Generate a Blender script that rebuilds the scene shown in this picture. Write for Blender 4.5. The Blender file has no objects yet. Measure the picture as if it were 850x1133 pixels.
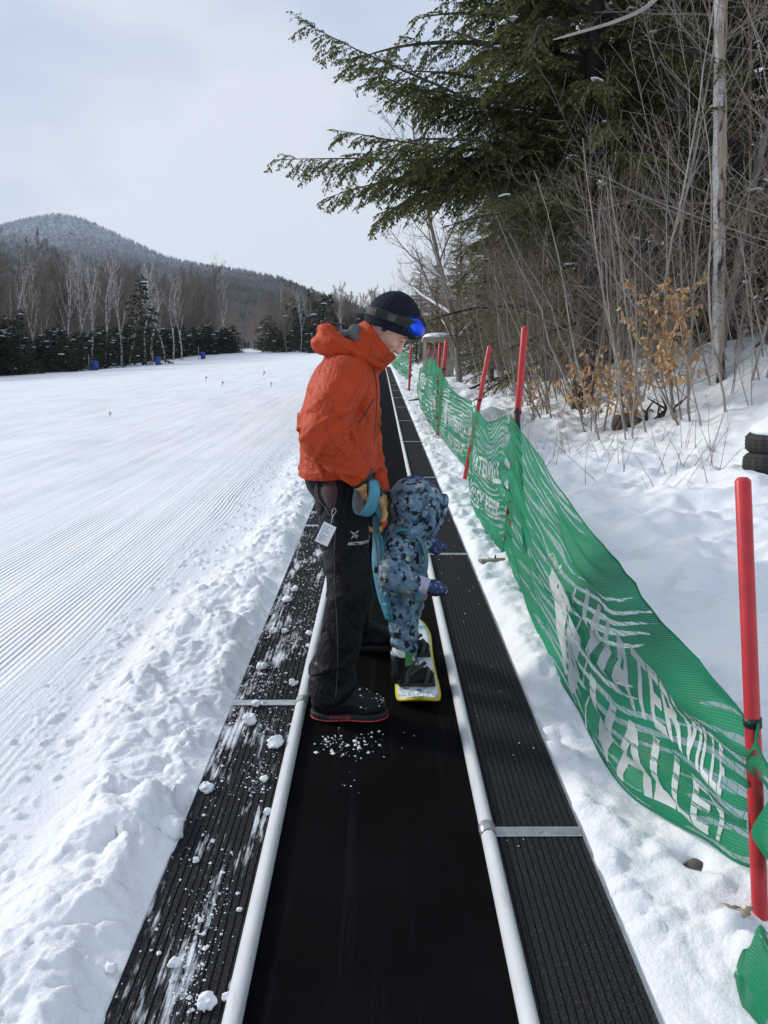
import bpy, math, random
import numpy as np
from mathutils import Vector
from mathutils.bvhtree import BVHTree

rng = np.random.default_rng(7)
random.seed(7)
sc = bpy.context.scene
COL = sc.collection
PI = math.pi

# ------------------------------------------------------------------ site: the carpet climbs 6 degrees along +Y
F = 851.0; CX = 425.0; CY = 566.5; H = 1.53
K = math.tan(math.radians(6)); PT = math.radians(6.43); YW = math.radians(-0.27)
_c, _s = math.cos(PT), math.sin(PT); _cy, _sy = math.cos(YW), math.sin(YW)
def ray(px, py):
    a = (px-CX)/F; b = (CY-py)/F
    x, y, z = a, _c+b*_s, -_s+b*_c
    return (x*_cy-y*_sy, x*_sy+y*_cy, z)
def P(px, py, n=0.0):                       # measured point on the slope, n above it
    r = ray(px, py); t = (n-H)/(r[2]-K*r[1]); return np.array((t*r[0], t*r[1], n))
def D(px, py, y):                           # measured point at distance y -> (x, y, height above the slope)
    r = ray(px, py); t = y/r[1]; return np.array((t*r[0], y, H+t*r[2]-K*y))

def sstep(a, b, x):
    t = np.clip((x-a)/(b-a), 0, 1); return t*t*(3-2*t)
def _hash(i, j, k):
    h = (i*374761393 + j*668265263 + k*1274126177) & 0xffffffff
    h = ((h ^ (h >> 13))*1103515245) & 0xffffffff
    return ((h ^ (h >> 16)) & 0xffff)/65535.0
def vnoise(x, y, z=0.0):
    x = np.asarray(x, float); y = np.asarray(y, float); z = np.asarray(z, float)+0*x
    i, j, k = np.floor(x).astype(np.int64), np.floor(y).astype(np.int64), np.floor(z).astype(np.int64)
    u, v, w = x-i, y-j, z-k
    u, v, w = u*u*(3-2*u), v*v*(3-2*v), w*w*(3-2*w)
    r = 0
    for a in (0, 1):
        for b in (0, 1):
            for c in (0, 1):
                r = r + _hash(i+a, j+b, k+c)*(u if a else 1-u)*(v if b else 1-v)*(w if c else 1-w)
    return r*2-1
def fbm(x, y, z=0.0, o=4):
    r = 0; a = 1.0; f = 1.0
    for q in range(o):
        r = r + a*vnoise(np.asarray(x)*f+q*17.3, np.asarray(y)*f+q*9.1, np.asarray(z)*f); a *= .5; f *= 2.03
    return r

def ground_n(x, y):                         # large shape of the snow, height above the slope plane
    x = np.asarray(x, float); y = np.asarray(y, float)
    n = -0.05*np.clip(-x-2.0, 0, 60)*(1-sstep(90, 150, y))
    n = n + 0.02*sstep(-1.2, -1.7, x)
    x0 = 1.6+sstep(12, 30, y)*1.9
    d = np.clip(x-x0, 0, None)
    n = n + np.clip(0.12*d+0.9*sstep(1.6, 4.6, d)+0.1*np.clip(d-4.2, 0, None), 0, 3.2)
    return n
def ground_base(y):
    y = np.asarray(y, float)
    return K*np.where(y < 200, y, 200+(y-200)*0.5)
def gz(x, y): return float(ground_base(y)+ground_n(x, y))

# ------------------------------------------------------------------ materials
def nt_new(name):
    m = bpy.data.materials.new(name); m.use_nodes = True
    nt = m.node_tree; b = nt.nodes['Principled BSDF']; return m, nt, b
def N(nt, t, **kw):
    n = nt.nodes.new(t)
    for k, v in kw.items():
        if k in n.inputs: n.inputs[k].default_value = v
        else: setattr(n, k, v)
    return n
def ramp(nt, fac, stops):
    r = nt.nodes.new('ShaderNodeValToRGB'); e = r.color_ramp.elements
    while len(e) < len(stops): e.new(0.5)
    for q, (p, c) in zip(e, stops):
        q.position = p; q.color = (*c, 1) if len(c) == 3 else c
    nt.links.new(fac, r.inputs[0]); return r.outputs[0]
def coord(nt, scale=(1, 1, 1), kind='Object'):
    t = nt.nodes.new('ShaderNodeTexCoord'); m = nt.nodes.new('ShaderNodeMapping')
    m.inputs['Scale'].default_value = scale; nt.links.new(t.outputs[kind], m.inputs[0]); return m.outputs[0]
def noise(nt, vec, scale, detail=4, rough=.55):
    n = N(nt, 'ShaderNodeTexNoise'); n.inputs['Scale'].default_value = scale
    n.inputs['Detail'].default_value = detail; n.inputs['Roughness'].default_value = rough
    nt.links.new(vec, n.inputs['Vector']); return n.outputs['Fac']
def mixc(nt, fac, a, b):
    m = nt.nodes.new('ShaderNodeMix'); m.data_type = 'RGBA'
    for sock, v in ((m.inputs[0], fac), (m.inputs[6], a), (m.inputs[7], b)):
        if hasattr(v, 'links'): nt.links.new(v, sock)
        elif isinstance(v, (int, float)): sock.default_value = v
        else: sock.default_value = (*v, 1)
    return m.outputs[2]
def math_(nt, op, a, b=0.0):
    m = nt.nodes.new('ShaderNodeMath'); m.operation = op
    for q, v in enumerate((a, b)):
        if hasattr(v, 'links'): nt.links.new(v, m.inputs[q])
        else: m.inputs[q].default_value = v
    return m.outputs[0]
def bump(nt, b, h, strength, dist):
    n = nt.nodes.new('ShaderNodeBump'); n.inputs['Strength'].default_value = strength
    n.inputs['Distance'].default_value = dist; nt.links.new(h, n.inputs['Height'])
    nt.links.new(n.outputs[0], b.inputs['Normal'])
def simple(name, col, rough=.6, var=.25, scale=12, bs=0.0, bscale=60, bdist=.003, metal=0.0, spec=.5, sc3=(1, 1, 1)):
    m, nt, b = nt_new(name)
    v = coord(nt, sc3)
    lo = tuple(c*(1-var) for c in col); hi = tuple(min(1, c*(1+var)) for c in col)
    c = ramp(nt, noise(nt, v, scale), [(.3, lo), (.7, hi)])
    nt.links.new(c, b.inputs['Base Color'])
    b.inputs['Roughness'].default_value = rough; b.inputs['Metallic'].default_value = metal
    b.inputs['Specular IOR Level'].default_value = spec
    if bs: bump(nt, b, noise(nt, v, bscale, 5), bs, bdist)
    return m

M = {}
def build_materials():
    # snow with groomed corduroy on the open field
    def snow(name, cord):
        m, nt, b = nt_new(name)
        v = coord(nt)
        c = ramp(nt, noise(nt, v, 1.3, 6), [(.3, (.80, .83, .86)), (.7, (.87, .88, .89))])
        nt.links.new(c, b.inputs['Base Color'])
        b.inputs['Roughness'].default_value = .6; b.inputs['Specular IOR Level'].default_value = .25
        b.inputs['Subsurface Weight'].default_value = 0.0
        fine = noise(nt, v, 55, 6, .65)
        if cord:
            sep = nt.nodes.new('ShaderNodeSeparateXYZ'); nt.links.new(v, sep.inputs[0])
            x, y = sep.outputs[0], sep.outputs[1]
            wob = math_(nt, 'MULTIPLY', noise(nt, coord(nt, (.5, .12, 1)), 1.0, 2), .35)
            xx = math_(nt, 'ADD', x, wob)
            w = math_(nt, 'SINE', math_(nt, 'MULTIPLY', xx, 2*PI/.034))
            w2 = math_(nt, 'SINE', math_(nt, 'MULTIPLY', xx, 2*PI/.37))
            mask = ramp(nt, noise(nt, coord(nt, (1.6, .35, 1)), 1.0, 4), [(.40, (.05,)*3), (.60, (1,)*3)])
            left = nt.nodes.new('ShaderNodeMapRange'); left.inputs[1].default_value = -1.25; left.inputs[2].default_value = -1.5
            nt.links.new(x, left.inputs[0])
            mk = math_(nt, 'MULTIPLY', mask, left.outputs[0])
            # older machine passes: long streaks along the slope
            st = noise(nt, coord(nt, (5.5, .10, 1)), 1.0, 5, .7)
            h = math_(nt, 'MULTIPLY', math_(nt, 'MULTIPLY', w, mk), .62)
            h = math_(nt, 'ADD', h, math_(nt, 'MULTIPLY', math_(nt, 'MULTIPLY', w2, mk), .7))
            h = math_(nt, 'ADD', h, math_(nt, 'MULTIPLY', math_(nt, 'MULTIPLY', st, left.outputs[0]), 4.5))
            h = math_(nt, 'ADD', h, math_(nt, 'MULTIPLY', fine, 1.1))
            bump(nt, b, h, .85, .008)
        else:
            bump(nt, b, fine, .5, .008)
        return m
    M['snow'] = snow('groomed_snow', True); M['snowlump'] = snow('lump_snow', False)
    # rubber
    m, nt, b = nt_new('belt_rubber'); v = coord(nt)
    k_ = noise(nt, coord(nt, (26, .8, 1)), 1.0, 6, .7); c0_ = ramp(nt, noise(nt, v, 3, 6), [(.3, (.0026, .0026, .003)), (.75, (.0055, .0055, .006))]); c = mixc(nt, ramp(nt, k_, [(.55, (0, 0, 0)), (.75, (.5, .5, .5))]), c0_, (.020, .020, .022)); nt.links.new(c, b.inputs['Base Color'])
    b.inputs['Roughness'].default_value = .8; b.inputs['Specular IOR Level'].default_value = .03
    sep = nt.nodes.new('ShaderNodeSeparateXYZ'); nt.links.new(v, sep.inputs[0])
    w = math_(nt, 'ADD', math_(nt, 'SINE', math_(nt, 'MULTIPLY', sep.outputs[1], 2*PI/.012)), math_(nt, 'SINE', math_(nt, 'MULTIPLY', sep.outputs[0], 2*PI/.006)))
    bump(nt, b, w, .4, .001); M['belt'] = m
    def panel(name, snowy):
        m, nt, b = nt_new(name); v = coord(nt)
        gr = noise(nt, v, 420, 3, .7)
        c = ramp(nt, gr, [(.42, (.009, .009, .010)), (.58, (.032, .032, .035)), (.72, (.20, .20, .21))])
        if snowy:
            s1 = noise(nt, coord(nt, (9, 2.2, 1)), 1.0, 7, .68); s2 = noise(nt, coord(nt, (70, 5, 1)), 1.0, 4, .7)
            mk = math_(nt, 'ADD', s1, math_(nt, 'MULTIPLY', math_(nt, 'SUBTRACT', s2, .5), .45))
            sep = nt.nodes.new('ShaderNodeSeparateXYZ'); nt.links.new(v, sep.inputs[0])
            edge = nt.nodes.new('ShaderNodeMapRange'); edge.inputs[1].default_value = -.40; edge.inputs[2].default_value = -.64
            edge.inputs[3].default_value = 0; edge.inputs[4].default_value = .06; nt.links.new(sep.outputs[0], edge.inputs[0])
            mk = math_(nt, 'ADD', mk, edge.outputs[0])
            k = ramp(nt, mk, [(.575, (0, 0, 0)), (.69, (1, 1, 1))])
            c = mixc(nt, k, c, (.78, .81, .84))
            d = ramp(nt, math_(nt, 'ADD', math_(nt, 'MULTIPLY', s2, .6), math_(nt, 'MULTIPLY', noise(nt, v, 2.1, 3), .4)), [(.58, (0, 0, 0)), (.66, (.5, .5, .5))])
            c = mixc(nt, d, c, (.22, .19, .14))
        nt.links.new(c, b.inputs['Base Color']); b.inputs['Roughness'].default_value = .85; b.inputs['Specular IOR Level'].default_value = .1
        bump(nt, b, gr, .6, .002); return m
    M['panel_clean'] = panel('ribbed_rubber', False); M['panel_snowy'] = panel('ribbed_rubber_snowy', True)
    M['rail'] = simple('white_plastic', (.74, .76, .79), .35, .05, 8, .1, 200, .0005)
    nt = M['rail'].node_tree; b = nt.nodes['Principled BSDF']; base = b.inputs['Base Color'].links[0].from_socket
    k = ramp(nt, noise(nt, coord(nt, (60, 5, 60)), 1.0, 6, .7), [(.58, (0, 0, 0)), (.72, (.5, .5, .5))]); nt.links.new(mixc(nt, k, base, (.30, .30, .31)), b.inputs['Base Color'])
    M['steel'] = simple('galvanised_steel', (.52, .53, .54), .38, .2, 25, .1, 90, .001, .75)
    M['jacket'] = simple('orange_shell_fabric', (.47, .052, .012), .62, .10, 9, .5, 26, .012, 0, .2)
    M['jacketseam'] = simple('orange_seam_tape', (.26, .026, .008), .6)
    M['jacketdark'] = simple('dark_trim', (.018, .014, .016), .5)
    M['lining'] = simple('grey_lining', (.10, .10, .11), .8, .2, 40)
    M['trouser'] = simple('black_shell_fabric', (.0065, .0065, .009), .6, .25, 8, .5, 22, .012, 0, .15)
    M['maroon'] = simple('maroon_base_layer', (.045, .018, .022), .8, .4, 18, .3, 40, .004)
    M['zip'] = simple('grey_zip', (.035, .035, .04), .45, .2, 60)
    M['boot'] = simple('black_boot_leather', (.008, .008, .009), .5, .3, 20, .25, 120, .002, 0, .2)
    M['sole'] = simple('black_rubber_sole', (.009, .009, .009), .7)
    M['red_line'] = simple('red_rubber', (.40, .035, .022), .5, .15)
    M['red_print'] = simple('red_print', (.28, .015, .02), .6, .1)
    M['print'] = simple('pale_print', (.55, .56, .58), .6, .05)
    M['card'] = simple('white_card', (.78, .79, .80), .5, .04)
    M['cardink'] = simple('grey_ink', (.22, .22, .23), .6)
    m, nt, b = nt_new('skin'); v = coord(nt)
    c = ramp(nt, noise(nt, v, 22, 5), [(.3, (.62, .31, .22)), (.7, (.76, .45, .35))]); nt.links.new(c, b.inputs['Base Color'])
    b.inputs['Roughness'].default_value = .5; b.inputs['Subsurface Weight'].default_value = .1; b.inputs['Subsurface Radius'].default_value = (.01, .004, .002)
    M['skin'] = m
    M['hair'] = simple('brown_hair', (.05, .032, .022), .7, .4, 90, .4, 150, .002)
    M['beanie'] = simple('navy_knit', (.008, .010, .020), .85, .3, 50, .5, 260, .002, 0, .2)
    M['strap'] = simple('black_elastic', (.009, .009, .010), .7, .3, 60)
    M['strap_patch'] = simple('grey_patch', (.055, .055, .055), .6, .2, 80)
    m, nt, b = nt_new('blue_mirror_lens'); v = coord(nt)
    c = ramp(nt, noise(nt, v, 9, 2), [(.35, (.012, .02, .55)), (.65, (.02, .10, .78))]); nt.links.new(c, b.inputs['Base Color'])
    b.inputs['Metallic'].default_value = 1; b.inputs['Roughness'].default_value = .10; M['lens'] = m
    M['glove_tan'] = simple('tan_leather', (.52, .30, .11), .6, .15, 25, .3, 70, .003)
    M['glove_black'] = simple('black_glove', (.014, .013, .012), .7, .3)
    M['glove_orange'] = simple('orange_red_glove_tip', (.55, .075, .02), .55, .15)
    M['teal'] = simple('teal_webbing', (.055, .25, .34), .6, .15, 30, .3, 220, .001)
    M['grey_web'] = simple('grey_webbing', (.16, .17, .18), .7, .15, 60, .3, 250, .001)
    # child's suit: blue floral camouflage
    m, nt, b = nt_new('blue_camouflage_print'); v = coord(nt)
    n1 = noise(nt, v, 17, 3, .6); n2 = noise(nt, coord(nt, (1, 1.3, 1.1)), 24, 3, .6)
    c = ramp(nt, n1, [(.34, (.045, .085, .14)), (.42, (.10, .185, .26)), (.5, (.17, .275, .36)), (.58, (.225, .34, .42)), (.66, (.13, .215, .31))])
    vo = N(nt, 'ShaderNodeTexVoronoi'); vo.inputs['Scale'].default_value = 26; nt.links.new(v, vo.inputs['Vector'])
    dark = ramp(nt, n2, [(.545, (0, 0, 0)), (.565, (1, 1, 1))]); c = mixc(nt, dark, c, (.010, .014, .024))
    n3 = noise(nt, coord(nt, (1.2, .9, 1)), 24, 3, .6)
    cream = ramp(nt, n3, [(.625, (0, 0, 0)), (.645, (1, 1, 1))]); c = mixc(nt, cream, c, (.52, .50, .40))
    pale = ramp(nt, vo.outputs['Distance'], [(.14, (1, 1, 1)), (.18, (0, 0, 0))]); pm = math_(nt, 'MULTIPLY', pale, ramp(nt, noise(nt, v, 7, 2), [(.5, (0, 0, 0)), (.6, (.9, .9, .9))]))
    c = mixc(nt, pm, c, (.34, .38, .55))
    nt.links.new(c, b.inputs['Base Color']); b.inputs['Roughness'].default_value = .6; b.inputs['Specular IOR Level'].default_value = .3
    bump(nt, b, noise(nt, v, 30, 4), .5, .006); M['camo'] = m
    m, nt, b = nt_new('mitten_print'); v = coord(nt)
    c = ramp(nt, noise(nt, v, 95, 2, .6), [(.45, (.012, .02, .07)), (.6, (.03, .07, .25)), (.68, (.42, .45, .62))]); nt.links.new(c, b.inputs['Base Color']); b.inputs['Roughness'].default_value = .5; M['mitten'] = m
    M['fleece'] = simple('lilac_fleece', (.50, .46, .60), .95, .12, 60, .5, 180, .004)
    M['white_paint'] = simple('white_gloss', (.74, .76, .74), .4, .06)
    M['yellow'] = simple('yellow_edge', (.70, .55, .03), .4, .1)
    M['green_patch'] = simple('green_patch', (.045, .20, .055), .5, .15)
    M['binding'] = simple('black_binding_plastic', (.014, .014, .015), .4, .3)
    m, nt, b = nt_new('board_graphic'); v = coord(nt)
    c = ramp(nt, noise(nt, v, 16, 4), [(.36, (.16, .36, .40)), (.45, (.66, .69, .68)), (.7, (.80, .82, .83))]); nt.links.new(c, b.inputs['Base Color']); b.inputs['Roughness'].default_value = .35; M['deck'] = m
    M['pole_red'] = simple('red_painted_pole', (.52, .025, .032), .42, .16, 14, .15, 60, .002)
    nt = M['pole_red'].node_tree; b = nt.nodes['Principled BSDF']; base = b.inputs['Base Color'].links[0].from_socket
    k = ramp(nt, noise(nt, coord(nt, (40, 40, 2.2)), 1.0, 5, .7), [(.60, (0, 0, 0)), (.72, (.55, .55, .55))]); c = mixc(nt, k, base, (.62, .22, .22)); k = ramp(nt, noise(nt, coord(nt, (14, 14, 9)), 1.0, 5, .7), [(.66, (0, 0, 0)), (.70, (.8, .8, .8))]); nt.links.new(mixc(nt, k, c, (.16, .012, .016)), b.inputs['Base Color'])
    M['pole_black'] = simple('black_stake', (.012, .011, .012), .55)
    M['cable_tie'] = simple('black_cable_tie', (.008, .008, .008), .5)
    def net(name, col, printed=False):
        m, nt, b = nt_new(name)
        uv = coord(nt, (1, 1, 1), 'UV'); sep = nt.nodes.new('ShaderNodeSeparateXYZ'); nt.links.new(uv, sep.inputs[0])
        c = ramp(nt, noise(nt, coord(nt, (1.2, 9, 1), 'UV'), 1.0, 4), [(.3, tuple(q*.72 for q in col)), (.7, tuple(min(1, q*1.2) for q in col))]); nt.links.new(c, b.inputs['Base Color'])
        b.inputs['Roughness'].default_value = .55; b.inputs['Specular IOR Level'].default_value = .25
        # the knit slides apart into long slits running along the net
        wv = noise(nt, coord(nt, (.6, 5, 1), 'UV'), 1.0, 3, .5); lo = noise(nt, coord(nt, (.75, 2.9, 1), 'UV'), 1.0, 2, .5)
        st = math_(nt, 'SINE', math_(nt, 'ADD', math_(nt, 'MULTIPLY', sep.outputs[1], 2*PI/.047), math_(nt, 'MULTIPLY', wv, 13.0)))
        op = math_(nt, 'ADD', math_(nt, 'MULTIPLY', st, .16), math_(nt, 'MULTIPLY', lo, 1.15))
        op = math_(nt, 'ADD', op, math_(nt, 'MULTIPLY', math_(nt, 'SUBTRACT', noise(nt, coord(nt, (9, 60, 1), 'UV'), 1.0, 2, .5), .5), .22))
        slit = ramp(nt, op, [(.672 if not printed else .76, (0, 0, 0)), (.70 if not printed else 0.79, (1, 1, 1))])
        th = math_(nt, 'GREATER_THAN', math_(nt, 'SINE', math_(nt, 'MULTIPLY', math_(nt, 'ADD', sep.outputs[1], math_(nt, 'MULTIPLY', sep.outputs[0], .12)), 2*PI/.020)), .93)
        th2 = math_(nt, 'GREATER_THAN', math_(nt, 'SINE', math_(nt, 'MULTIPLY', sep.outputs[0], 2*PI/.06)), .985)
        slit = math_(nt, 'MULTIPLY', slit, math_(nt, 'SUBTRACT', 1.0, math_(nt, 'MAXIMUM', th, th2)))
        fine = math_(nt, 'MULTIPLY', math_(nt, 'GREATER_THAN', math_(nt, 'SINE', math_(nt, 'MULTIPLY', sep.outputs[0], 2*PI/.0065)), .25),
                     math_(nt, 'GREATER_THAN', math_(nt, 'SINE', math_(nt, 'MULTIPLY', sep.outputs[1], 2*PI/.0065)), .25))
        a = math_(nt, 'MAXIMUM', math_(nt, 'MULTIPLY', slit, .82), math_(nt, 'MULTIPLY', fine, .34))
        tr = nt.nodes.new('ShaderNodeBsdfTransparent'); tl = nt.nodes.new('ShaderNodeBsdfTranslucent'); nt.links.new(c, tl.inputs[0])
        m1 = nt.nodes.new('ShaderNodeMixShader'); m1.inputs[0].default_value = .3; nt.links.new(b.outputs[0], m1.inputs[1]); nt.links.new(tl.outputs[0], m1.inputs[2])
        m2 = nt.nodes.new('ShaderNodeMixShader'); nt.links.new(a, m2.inputs[0]); nt.links.new(m1.outputs[0], m2.inputs[1]); nt.links.new(tr.outputs[0], m2.inputs[2])
        nt.links.new(m2.outputs[0], nt.nodes['Material Output'].inputs[0]); return m
    M['net'] = net('green_knit_netting', (.002, .235, .105)); M['netprint'] = net('white_print_on_netting', (.72, .74, .74), True)
    M['bark'] = simple('grey_brown_bark', (.22, .185, .16), .9, .35, 9, .5, 40, .01, sc3=(1, 1, .25))
    M['barkdark'] = simple('dark_bark', (.055, .045, .038), .9, .4, 9, .6, 35, .02, sc3=(1, 1, .25))
    M['twig'] = simple('brown_twigs', (.205, .165, .138), .85, .25, 3)
    M['twigpale'] = simple('pale_grey_twigs', (.34, .30, .265), .85, .25, 3)
    M['twigred'] = simple('reddish_brown_twigs', (.21, .140, .105), .85, .25, 3)
    def leafmat(name, a, bb):
        m, nt, b = nt_new(name)
        g = nt.nodes.new('ShaderNodeNewGeometry')
        c = ramp(nt, g.outputs['Random Per Island'], [(0, a), (1, bb)]); nt.links.new(c, b.inputs['Base Color'])
        b.inputs['Roughness'].default_value = .6; b.inputs['Specular IOR Level'].default_value = .2
        tl = nt.nodes.new('ShaderNodeBsdfTranslucent'); nt.links.new(c, tl.inputs[0])
        mx = nt.nodes.new('ShaderNodeMixShader'); mx.inputs[0].default_value = .25
        nt.links.new(b.outputs[0], mx.inputs[1]); nt.links.new(tl.outputs[0], mx.inputs[2]); nt.links.new(mx.outputs[0], nt.nodes['Material Output'].inputs[0]); return m
    M['hemlock'] = leafmat('hemlock_needles', (.040, .052, .017), (.20, .205, .072))
    M['fir'] = leafmat('fir_needles', (.012, .022, .014), (.045, .062, .038))
    M['beechleaf'] = leafmat('dry_beech_leaves', (.40, .21, .085), (.82, .58, .33))
    m, nt, b = nt_new('birch_bark'); v = coord(nt)
    c = ramp(nt, noise(nt, coord(nt, (1.2, 1.2, 8)), 1.6, 5, .6), [(.36, (.05, .045, .04)), (.43, (.42, .38, .33)), (.55, (.66, .63, .58)), (.75, (.74, .72, .68))])
    k = ramp(nt, noise(nt, coord(nt, (3.5, 3.5, .7)), 1.0, 4), [(.40, (0, 0, 0)), (.47, (1, 1, 1))]); c = mixc(nt, k, c, (.43, .34, .245)); k = ramp(nt, noise(nt, coord(nt, (5, 5, 1.3)), 1.0, 5, .7), [(.53, (0, 0, 0)), (.57, (1, 1, 1))]); c = mixc(nt, k, c, (.03, .026, .022))
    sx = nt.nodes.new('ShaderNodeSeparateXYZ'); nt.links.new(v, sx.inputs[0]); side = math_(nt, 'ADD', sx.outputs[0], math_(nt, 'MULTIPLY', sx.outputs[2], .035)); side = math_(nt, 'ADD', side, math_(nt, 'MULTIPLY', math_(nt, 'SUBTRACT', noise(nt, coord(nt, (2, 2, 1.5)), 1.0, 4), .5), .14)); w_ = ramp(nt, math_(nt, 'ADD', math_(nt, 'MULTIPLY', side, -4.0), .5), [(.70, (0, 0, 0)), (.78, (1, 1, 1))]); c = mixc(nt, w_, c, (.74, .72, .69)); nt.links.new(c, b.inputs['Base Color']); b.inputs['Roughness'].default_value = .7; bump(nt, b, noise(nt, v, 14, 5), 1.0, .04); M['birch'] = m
    m, nt, b = nt_new('far_birch_bark')
    c = ramp(nt, noise(nt, coord(nt, (1, 1, 2)), 1.6, 4), [(.38, (.16, .14, .13)), (.5, (.46, .43, .40)), (.75, (.55, .52, .49))]); nt.links.new(c, b.inputs['Base Color']); b.inputs['Roughness'].default_value = .8; M['farbirch'] = m
    M['tyre'] = simple('tyre_rubber', (.016, .016, .017), .75, .3, 20, .3, 80, .003)
    M['wood_grey'] = simple('weathered_timber', (.34, .30, .26), .85, .25, 6, .4, 40, .006, sc3=(1, 1, .2))
    M['wood_tan'] = simple('bare_timber', (.30, .24, .17), .8, .2, 20, .3, 60, .003)
    M['rock'] = simple('brown_rock', (.10, .085, .07), .9, .4, 15, .6, 40, .008)
    M['blue_pad'] = simple('blue_vinyl', (.012, .055, .30), .5, .15, 10)
    M['dark_cloth'] = simple('dark_winter_clothes', (.02, .022, .03), .7)
    M['flag_orange'] = simple('orange_marker', (.70, .13, .03), .6)
    M['flag_yellow'] = simple('yellow_green_marker', (.55, .70, .08), .6)
    # mountain forest floor: frosted above, dark spruce and grey hardwood patches below
    m, nt, b = nt_new('mountain_wood'); g = nt.nodes.new('ShaderNodeNewGeometry'); sep = nt.nodes.new('ShaderNodeSeparateXYZ'); nt.links.new(g.outputs['Position'], sep.inputs[0])
    mp = nt.nodes.new('ShaderNodeMapping'); mp.inputs['Scale'].default_value = (.011, .011, .011); nt.links.new(g.outputs['Position'], mp.inputs[0])
    n1 = noise(nt, mp.outputs[0], 1.0, 6, .65)
    mp2 = nt.nodes.new('ShaderNodeMapping'); mp2.inputs['Scale'].default_value = (.16, .16, .16); nt.links.new(g.outputs['Position'], mp2.inputs[0])
    n2 = noise(nt, mp2.outputs[0], 1.0, 4, .7)
    lowc = ramp(nt, n1, [(.42, (.018, .024, .026)), (.52, (.062, .058, .057)), (.65, (.12, .10, .092))])
    lowc = mixc(nt, ramp(nt, n2, [(.55, (0, 0, 0)), (.75, (.45, .45, .45))]), lowc, (.55, .57, .60))
    hic = ramp(nt, n2, [(.30, (.10, .115, .13)), (.60, (.50, .545, .60))])
    el = nt.nodes.new('ShaderNodeMapRange'); el.inputs[1].default_value = 205; el.inputs[2].default_value = 300
    nt.links.new(math_(nt, 'ADD', sep.outputs[2], math_(nt, 'MULTIPLY', math_(nt, 'SUBTRACT', n1, .5), 120.0)), el.inputs[0])
    c = mixc(nt, el.outputs[0], lowc, hic); nt.links.new(c, b.inputs['Base Color']); b.inputs['Roughness'].default_value = .95; b.inputs['Specular IOR Level'].default_value = 0
    M['mountain'] = m
    for nm, sc_, st_ in (('jacket', 9.0, .75), ('trouser', 8.0, .8), ('camo', 16.0, .6)):
        nt = M[nm].node_tree; b = nt.nodes['Principled BSDF']; v = coord(nt, (1, 1, .75)); n = N(nt, 'ShaderNodeTexNoise'); n.inputs['Scale'].default_value = sc_; n.inputs['Detail'].default_value = 5; n.inputs['Roughness'].default_value = .55; n.inputs['Distortion'].default_value = 1.2; nt.links.new(v, n.inputs['Vector'])
        rd = math_(nt, 'ABSOLUTE', math_(nt, 'SUBTRACT', n.outputs['Fac'], .5)); h = math_(nt, 'POWER', math_(nt, 'MULTIPLY', rd, 5.0), .6); weave = noise(nt, v, 900, 2); bump(nt, b, math_(nt, 'ADD', math_(nt, 'MINIMUM', h, 1.0), math_(nt, 'MULTIPLY', weave, .06)), st_, .010)
build_materials()

# ------------------------------------------------------------------ object helpers
def raw_mesh(name, V, Fc, mats, uv=None, smooth=True, mi=None):
    me = bpy.data.meshes.new(name)
    V = np.asarray(V, np.float32)
    if isinstance(Fc, np.ndarray) and Fc.ndim == 2:
        me.vertices.add(len(V)); me.vertices.foreach_set('co', V.ravel())
        k = Fc.shape[1]; me.loops.add(Fc.size); me.loops.foreach_set('vertex_index', Fc.astype(np.int32).ravel())
        me.polygons.add(len(Fc)); me.polygons.foreach_set('loop_start', np.arange(0, Fc.size, k, dtype=np.int32))
        me.polygons.foreach_set('loop_total', np.full(len(Fc), k, np.int32))
        me.update(calc_edges=True)
    else:
        me.from_pydata([tuple(map(float, v)) for v in V], [], [tuple(map(int, f)) for f in Fc])
    for m in (mats if isinstance(mats, (list, tuple)) else [mats]): me.materials.append(m)
    if mi is not None: me.polygons.foreach_set('material_index', np.asarray(mi, np.int32))
    me.polygons.foreach_set('use_smooth', np.full(len(me.polygons), smooth, bool))
    if uv is not None:
        l = me.uv_layers.new(name='UVMap'); idx = np.empty(len(me.loops), np.int32); me.loops.foreach_get('vertex_index', idx)
        l.data.foreach_set('uv', np.asarray(uv, np.float32)[idx].ravel())
    me.validate(); me.update(); return me
def link(name, me, parent=None, loc=(0, 0, 0)):
    o = bpy.data.objects.new(name, me); COL.objects.link(o); o.location = loc
    if parent is not None: o.parent = parent
    return o
def wpos(o):
    p = Vector((0, 0, 0))
    while o is not None: p = p+o.location; o = o.parent
    return np.array(p)
def tag(o, label=None, cat=None, group=None, kind=None):
    if label: o['label'] = label
    if cat: o['category'] = cat
    if group: o['group'] = group
    if kind: o['kind'] = kind
    return o
def thing(name, label, cat, loc=(0, 0, 0), group=None):
    o = bpy.data.objects.new(name, None); o.empty_display_size = .1; COL.objects.link(o); o.location = loc
    return tag(o, label, cat, group)
def shear(V):
    V = np.array(V, float); V[:, 2] += K*V[:, 1]; return V
def obj(name, V, Fc, mat, parent=None, sh=True, uv=None, smooth=True, mi=None, label=None):
    """vertices in (x, y, height above the slope); becomes a mesh object relative to its parent"""
    V = shear(V) if sh else np.array(V, float)
    if parent is not None: V = V-wpos(parent)
    o = link(name, raw_mesh(name, V, Fc, mat, uv, smooth, mi), parent)
    if label: o['label'] = label
    return o
def dup(root, loc, rz=0.0, s=1.0, label=None, group=None, tilt=(0, 0)):
    r = root.copy(); COL.objects.link(r); r.location = loc; r.rotation_euler = (tilt[0], tilt[1], rz)
    r.scale = (s, s, s) if not hasattr(s, '__len__') else s
    if label: r['label'] = label
    if group: r['group'] = group
    for ch in list(root.children):
        c = ch.copy(); COL.objects.link(c); c.parent = r
        for g in list(ch.children):
            d = g.copy(); COL.objects.link(d); d.parent = c
    return r
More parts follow.
